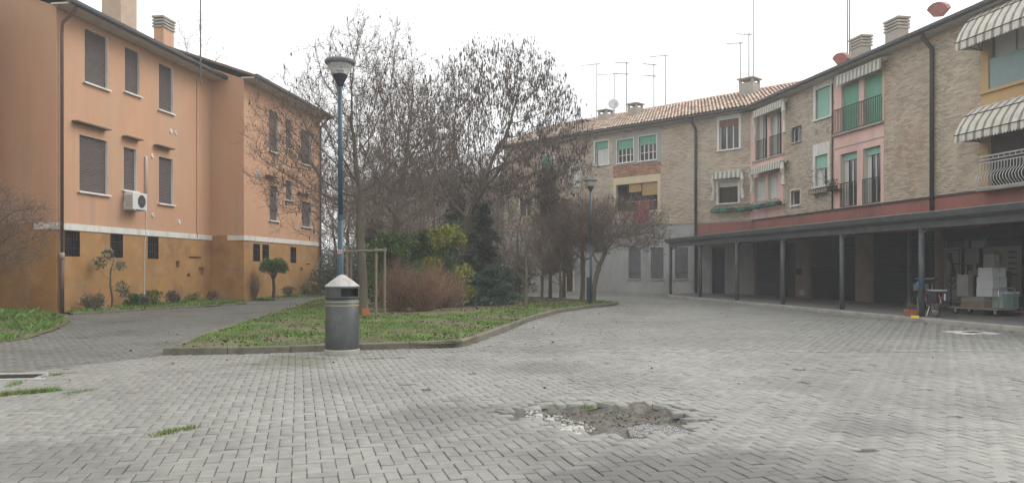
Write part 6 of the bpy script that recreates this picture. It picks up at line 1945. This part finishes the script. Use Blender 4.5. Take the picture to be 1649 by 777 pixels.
lp2 = lamp(x, y, AT(951, 288, 29.3)[2], 'farther dark lamp post with funnel head at the tip of the garden bed')
mb = MB(); mb.box(-.16, -.055, -.08, .06, .05, 1.05); mb.build('junction_box', 'lamp_dark', lp2)

# tree stakes, trunk guard
bx, by = b3(586, 21.4)
t = thing('tree_stakes', 'wooden stakes with a cross bar holding the slender tree', 'tree stakes', (bx, by, 0), 0)
for sx, sy in ((-.42, .25), (-.40, -.35), (.40, -.38), (.56, .05)):
    mb = MB(); mb.tube([(sx, sy, 0), (sx + random.uniform(-.02, .02), sy, 2.0)], [.036, .032], 8); mb.build('stake', 'stake_wood', t)
for p, q in (((-.58, -.40, 1.88), (.62, -.43, 1.91)), ((-.45, .30, 1.86), (-.40, -.42, 1.86)), ((.36, -.45, 1.93), (.60, .16, 1.93))):
    mb = MB(); mb.tube([p, q], .028, 8); mb.build('cross_bar', 'stake_wood', t)
mb = MB()
for k in range(12):
    a0, a1 = -2.6 + k * .17, -2.6 + (k + 1) * .17
    mb.quad((.15 * math.cos(a0), .15 * math.sin(a0), .03), (.15 * math.cos(a1), .15 * math.sin(a1), .03), (.14 * math.cos(a1), .14 * math.sin(a1), .25 + .02 * math.sin(k)), (.14 * math.cos(a0), .14 * math.sin(a0), .25 + .02 * math.sin(k - 1)))
o = mb.build('trunk_guard', 'orange_plastic'); o.location = (bx + .04, by, .08); tag(o, 'torn orange plastic guard round the foot of the slender tree', 'trunk guard')

# ------------------------------------------------------------------ bicycle
RX, RY = 11.50, 20.9
FX, FY = 11.66, 21.93
ang = math.atan2(FY - RY, FX - RX)
bk = thing('bicycle', 'parked red bicycle with dark panniers leaning by the arcade post', 'bicycle', (RX, RY, AZ), ang)
WB, WR = 1.05, .335
def wheel(x):
    mb = MB(); n = 32
    mb.tube([(x + (WR - .018) * math.cos(2 * math.pi * k / n), 0, WR + (WR - .018) * math.sin(2 * math.pi * k / n)) for k in range(n + 1)], .018, 7, False); w = mb.build('wheel', 'rubber', bk, True)
    mb = MB(); mb.tube([(x + (WR - .042) * math.cos(2 * math.pi * k / n), 0, WR + (WR - .042) * math.sin(2 * math.pi * k / n)) for k in range(n + 1)], .010, 6, False); mb.build('rim', 'chrome', w, True)
    mb = MB(); mb.tube([(x, -.05, WR), (x, .05, WR)], .02, 8)
    for k in range(16):
        a = 2 * math.pi * k / 16; mb.tube([(x, .03 * (-1) ** k, WR), (x + (WR - .045) * math.cos(a), 0, WR + (WR - .045) * math.sin(a))], .0022, 3, False)
    mb.build('spokes', 'chrome', w)
    mb = MB(); mb.tube([(x + (WR + .02) * math.cos(a), 0, WR + (WR + .02) * math.sin(a)) for a in np.linspace(.1 if x else -.2, 2.6 if x else 3.0, 14)], .018, 5); mb.build('mudguard', 'grey_metal', w)
wheel(0); wheel(WB)
bb = (.42, 0, .30); seat_t = (.26, 0, .74); head = (.86, 0, .80); headb = (.90, 0, .62)
mb = MB()
for p, q, r_ in ((bb, seat_t, .017), (bb, headb, .019), ((.34, 0, .50), (.88, 0, .70), .016), (head, headb, .02)): mb.tube([p, q], r_, 8)
for s_ in (-.05, .05): mb.tube([(0, s_, WR), (bb[0], s_ * .4, bb[2])], .010, 6); mb.tube([(0, s_, WR), (seat_t[0] + .02, s_ * .3, .66)], .009, 6); mb.tube([(WB, s_, WR), (.915, s_, .60), (.90, 0, .62)], .012, 6)
fm = mb.build('frame', 'red_paint', bk, True)
mb = MB(); mb.tube([head, (.83, 0, .98), (.86, 0, 1.02)], .014, 7); mb.tube([(.70, -.28, 1.02), (.80, -.24, 1.04), (.87, -.08, 1.03), (.87, .08, 1.03), (.80, .24, 1.04), (.70, .28, 1.02)], .011, 7); hbar = mb.build('handlebar', 'chrome', bk, True)
for s_ in (-.28, .28):
    mb = MB(); mb.tube([(.64, s_, 1.01), (.76, s_ * .93, 1.03)], .017, 8); mb.build('grip', 'rubber', hbar)
mb = MB(); mb.tube([(seat_t[0], 0, .72), (.235, 0, .86)], .012, 7); mb.build('seat_post', 'chrome', bk)
mb = MB()
ps = [(.08, .11, .02), (.14, .10, .035), (.24, .05, .03), (.36, .022, .015), (.40, .015, .0)]
for i, (x_, w_, z_) in enumerate(ps):
    for k in range(8):
        a = 2 * math.pi * k / 8; mb.v.append((x_, w_ * math.cos(a), .88 + z_ + .035 * math.sin(a)))
for i in range(len(ps) - 1):
    for k in range(8): mb.f.append((i * 8 + k, i * 8 + (k + 1) % 8, i * 8 + 8 + (k + 1) % 8, i * 8 + 8 + k))
mb.f += [tuple(range(8)), tuple(range(32, 40))]
mb.build('saddle', 'rubber', bk, True)
mb = MB(); mb.tube([(.42, -.08, .30), (.42, .08, .30)], .02, 8); mb.tube([(.42, -.08, .30), (.36, -.08, .15)], .010, 6); mb.tube([(.42, .08, .30), (.48, .08, .45)], .010, 6); mb.lathe([(.09, -.004), (.09, .004)], 20); 
mb.v = [v if i < len(mb.v) - 40 else (v[0] + .42, v[2] - .06, v[1] + .30) for i, v in enumerate(mb.v)]
mb.box(.32, .40, -.14, -.05, .135, .16); mb.box(.44, .52, .05, .14, .44, .465); mb.build('crankset', 'chrome', bk)
mb = MB(); 
for s_ in (-.06, 0, .06): mb.tube([(-.28, s_, .70), (.20, s_, .70)], .006, 5)
mb.tube([(-.10, -.07, .70), (0, -.07, WR)], .006, 5); mb.tube([(-.10, .07, .70), (0, .07, WR)], .006, 5); mb.tube([(-.28, -.06, .70), (-.28, .06, .70)], .006, 5); rk = mb.build('rear_rack', 'chrome', bk)
for s_ in (-1, 1):
    mb = MB(); y0, y1 = sorted((s_ * .07, s_ * .19)); mb.cbox(-.26, .10, y0, y1, .38, .71, .03); pn = mb.build('pannier', 'pannier', bk)
    if s_ < 0: mb = MB(); mb.box(-.266, -.261, y0 + .04, y1 - .04, .46, .64); mb.build('reflector', 'white_box', pn)
mb = MB(); mb.cbox(-.27, .12, -.19, .19, .712, .745, .012); mb.build('pannier_lid', 'pannier_grey', bk)
mb = MB(); mb.box(-.36, -.34, -.04, .04, .50, .56); mb.build('tail_light', 'red_paint', bk)
mb = MB(); mb.tube([(.30, .05, .28), (.22, .16, .0)], .009, 6); mb.build('kickstand', 'chrome', bk)
# front basket and what lies in it
mb = MB()
for z_ in (.72, .80, .88): mb.tube([(.95, -.16, z_), (1.20, -.16, z_), (1.20, .16, z_), (.95, .16, z_), (.95, -.16, z_)], .008, 5)
for k in range(7): mb.tube([(.95 + k * .042, -.16, .70), (.95 + k * .042, -.16, .88)], .005, 4); mb.tube([(.95 + k * .042, .16, .70), (.95 + k * .042, .16, .88)], .005, 4)
for k in range(7): mb.tube([(1.20, -.16 + k * .053, .70), (1.20, -.16 + k * .053, .88)], .005, 4); mb.tube([(.95, -.16 + k * .053, .70), (.95, -.16 + k * .053, .88)], .005, 4)
mb.box(.95, 1.20, -.16, .16, .69, .70); mb.build('basket', 'grey_card', bk)
ca, sa = math.cos(ang), math.sin(ang)
def bw(x_, y_, z_): return (RX + ca * x_ - sa * y_, RY + sa * x_ + ca * y_, AZ + z_)
rb_ = random.Random(4); mb = MB(); n = 12
prof = [(.10, 0), (.15, .06), (.16, .14), (.10, .22), (.04, .27), (.05, .31)]
for i, (r_, z_) in enumerate(prof):
    for k in range(n):
        a = 2 * math.pi * k / n; q = r_ * (1 + rb_.uniform(-.18, .18)); mb.v.append((q * math.cos(a) * .75, q * math.sin(a), z_ + rb_.uniform(-.012, .012)))
for i in range(len(prof) - 1):
    for k in range(n): mb.f.append((i * n + k, i * n + (k + 1) % n, (i + 1) * n + (k + 1) % n, (i + 1) * n + k))
mb.f += [tuple(range(n)), tuple(range((len(prof) - 1) * n, len(prof) * n))]
o = mb.build('plastic_bag', 'blue_plastic'); o.location = bw(1.075, .02, .702); tag(o, 'crumpled blue plastic bag in the bicycle basket', 'bag')

# terracotta planter and the yellow tray by the post
x, y = G(1467.5, 509.5, AZ)
t = thing('planter', 'terracotta planter with dry stalks at the arcade edge', 'planter', (x, y, AZ), R(12))
mb = MB(); mb.add([(sx * w_, sy * d_, z_) for z_, w_, d_ in ((0, .105, .08), (.16, .135, .10), (.16, .15, .115), (.20, .15, .115), (.20, .13, .095), (.17, .13, .095)) for sx, sy in ((-1, -1), (1, -1), (1, 1), (-1, 1))],
                  [(j * 4 + k, j * 4 + (k + 1) % 4, j * 4 + 4 + (k + 1) % 4, j * 4 + 4 + k) for j in range(5) for k in range(4)] + [(3, 2, 1, 0), (20, 21, 22, 23)])
mb.build('pot', 'terracotta', t)
r = np.random.default_rng(8); n = 40
O = np.column_stack([r.uniform(-.1, .1, n), r.uniform(-.07, .07, n), np.full(n, .17)]); D = np.column_stack([r.normal(0, .35, n), r.normal(0, .35, n), np.ones(n)])
V, T, mid, tip = twig_arrays(r, O, D, r.uniform(.15, .42, n), np.full(n, .004)); np_mesh('stalks', V, T, 3, 'twig', t)
C = np.concatenate([tip, mid]); V, T = leaf_arrays(r, C, r.normal(0, 1, C.shape), np.full(len(C), .05), np.full(len(C), .03)); np_mesh('leaves', V, T, 3, 'grey_leaf', t)
x, y = G(1471, 511.5, AZ)
mb = MB(); mb.cbox(-.085, .085, -.05, .05, 0, .065, .012); o = mb.build('yellow_tray', 'yellow_plastic'); o.location = (x, y - .08, AZ + .001); o.rotation_euler = (0, 0, R(-8)); tag(o, 'small yellow plastic box in front of the planter', 'box')

# ------------------------------------------------------------------ trolley with boxes by the shop
cx, cy = b3(1582, 21.9)
ta = R(-68)
tr = thing('trolley', 'flat platform trolley with two tubular hoops under the white boxes', 'trolley', (cx, cy, AZ), ta)
# local x along the platform; +x end is towards the camera
mb = MB(); mb.cbox(-.75, .75, -.38, .38, .17, .22, .01); mb.build('platform', 'grey_card', tr)
for sx, hgt in ((.72, .78), (-.72, 1.45)):
    mb = MB(); mb.tube([(sx, -.34, .2), (sx, -.34, hgt - .12), (sx, -.30, hgt - .03), (sx, -.22, hgt), (sx, .22, hgt), (sx, .30, hgt - .03), (sx, .34, hgt - .12), (sx, .34, .2)], .017, 8); mb.build('hoop', 'chrome' if sx > 0 else 'iron', tr, True)
for sx in (-.6, .6):
    for sy in (-.28, .28):
        mb = MB(); mb.tube([(sx, sy - .02, .075), (sx, sy + .02, .075)], .075, 14); w = mb.build('wheel', 'rubber', tr)
        mb = MB(); mb.box(sx - .03, sx + .03, sy - .04, sy - .025, .06, .17); mb.box(sx - .03, sx + .03, sy + .025, sy + .04, .06, .17); mb.build('fork', 'chrome', w)
ct, st_ = math.cos(ta), math.sin(ta)
def tw(x_, y_, z_): return (cx + ct * x_ - st_ * y_, cy + st_ * x_ + ct * y_, AZ + z_)
def carton(name, label, x_, y_, z_, w_, d_, h_, m, rot=0, cat='box', seam=True, group='boxes on the trolley'):
    t = thing(name, label, cat, tw(x_, y_, z_ + .002), ta + rot, group)
    mb = MB(); mb.cbox(-w_ / 2, w_ / 2, -d_ / 2, d_ / 2, 0, h_, .006); b = mb.build('carton', m, t)
    if seam:
        mb = MB(); mb.box(-w_ / 2 - .003, w_ / 2 + .003, -d_ / 2 - .003, d_ / 2 + .003, h_ * .80, h_ * .80 + .006); mb.build('lid_seam', 'grey_card', t)
        mb = MB(); mb.box(w_ / 2 + .0005, w_ / 2 + .003, -.025, .025, h_ * .45, h_); mb.build('tape', 'bamboo', t)
    return t
carton('wooden_crate', 'flat brownish crate at the bottom of the trolley load, left side', -.05, -.16, .22, .70, .38, .16, 'wood_pallet', seam=False)
carton('crate', 'second flat crate stacked under the white boxes', -.05, -.16, .382, .68, .36, .14, 'grey_card')
carton('green_box', 'pale green box behind the front hoop of the trolley', .36, .17, .22, .36, .34, .30, 'pale_green')
carton('white_box', 'lowest white foam box of the bright stack', .28, .0, .53, .46, .62, .26, 'white_box')
carton('white_box', 'middle white foam box of the bright stack', .27, .01, .792, .46, .60, .28, 'white_box', R(2))
carton('white_box', 'top white foam box of the bright stack', .26, .03, 1.074, .44, .52, .26, 'white_box', R(-2))
t = carton('upright_box', 'tall pale carton standing on top of the white boxes', .22, .10, 1.336, .30, .24, .38, 'poster')
mb = MB(); mb.add([(.1505, .035 * math.cos(k * .785), .2 + .05 * math.sin(k * .785)) for k in range(8)], [tuple(range(8))]); mb.build('printed_mark', 'poster_dark', t)
carton('paper_stack', 'stack of pale folded sheets at the left of the trolley', -.30, -.30, .525, .34, .22, .62, 'grey_card', seam=False)
x, y = b3(1608, 22.6)
o = MB().cbox(-.28, .28, -.02, .02, 0, 1.25, .005).build('dark_board', 'dark_shop'); o.location = (x, y, AZ); o.rotation_euler = (R(-8), 0, R(-60)); tag(o, 'dark board leaning behind the white boxes', 'board')
x, y = b3(1614, 21.7)
t = thing('plastic_crate', 'low pale plastic crate on the ground right of the trolley', 'crate', (x, y, AZ), R(-70))
mb = MB(); border(mb, -.32, .32, -.22, .22, .02, 0, 1); mb.v = [(x_, z_, .20 + y_ * .48) for x_, y_, z_ in mb.v]; cr = mb.build('sides', 'teal_glass', t)
mb = MB(); mb.box(-.30, .30, -.2, .2, .20, .22); mb.build('bottom', 'teal_glass', cr)
mb = MB(); mb.box(-.33, .33, -.23, -.20, .62, .66); mb.box(-.33, .33, .20, .23, .62, .66); mb.box(-.33, -.30, -.2, .2, .62, .66); mb.box(.30, .33, -.2, .2, .62, .66); mb.build('rim', 'white_plastic', cr)
mb = MB(); mb.cbox(-.34, .34, -.24, .24, 0, .197, .01); mb.build('base', 'dark_shop', t)
x, y = b3(1640, 21.6)
t = thing('wooden_pallet', 'wooden pallet leaning at the right edge under the canopy', 'pallet', (x, y, AZ), R(-70))
for k in range(6):
    mb = MB(); mb.box(-.6, .6, -.42 + k * .155, -.32 + k * .155, .115, .137); mb.build('board', 'wood_pallet', t)
for k in range(3):
    mb = MB(); mb.box(-.58 + k * .52, -.46 + k * .52, -.42, .45, 0, .113); mb.build('bearer', 'wood_pallet', t)

# ------------------------------------------------------------------ misty air
mb = MB(); mb.box(-70, 70, -25, 100, -1.5, 16.0)
hz_ = mb.build('haze', None)
hm = bpy.data.materials.new('haze'); hm.use_nodes = True
hn, hl_ = hm.node_tree.nodes, hm.node_tree.links
hn.clear()
vo = hn.new('ShaderNodeVolumePrincipled'); vo.inputs['Color'].default_value = (.93, .95, .97, 1); vo.inputs['Density'].default_value = 0.0019; vo.inputs['Anisotropy'].default_value = 0.3
ho = hn.new('ShaderNodeOutputMaterial'); hl_.new(vo.outputs[0], ho.inputs['Volume'])
hz_.data.materials.append(hm)
tag(hz_, kind='stuff')
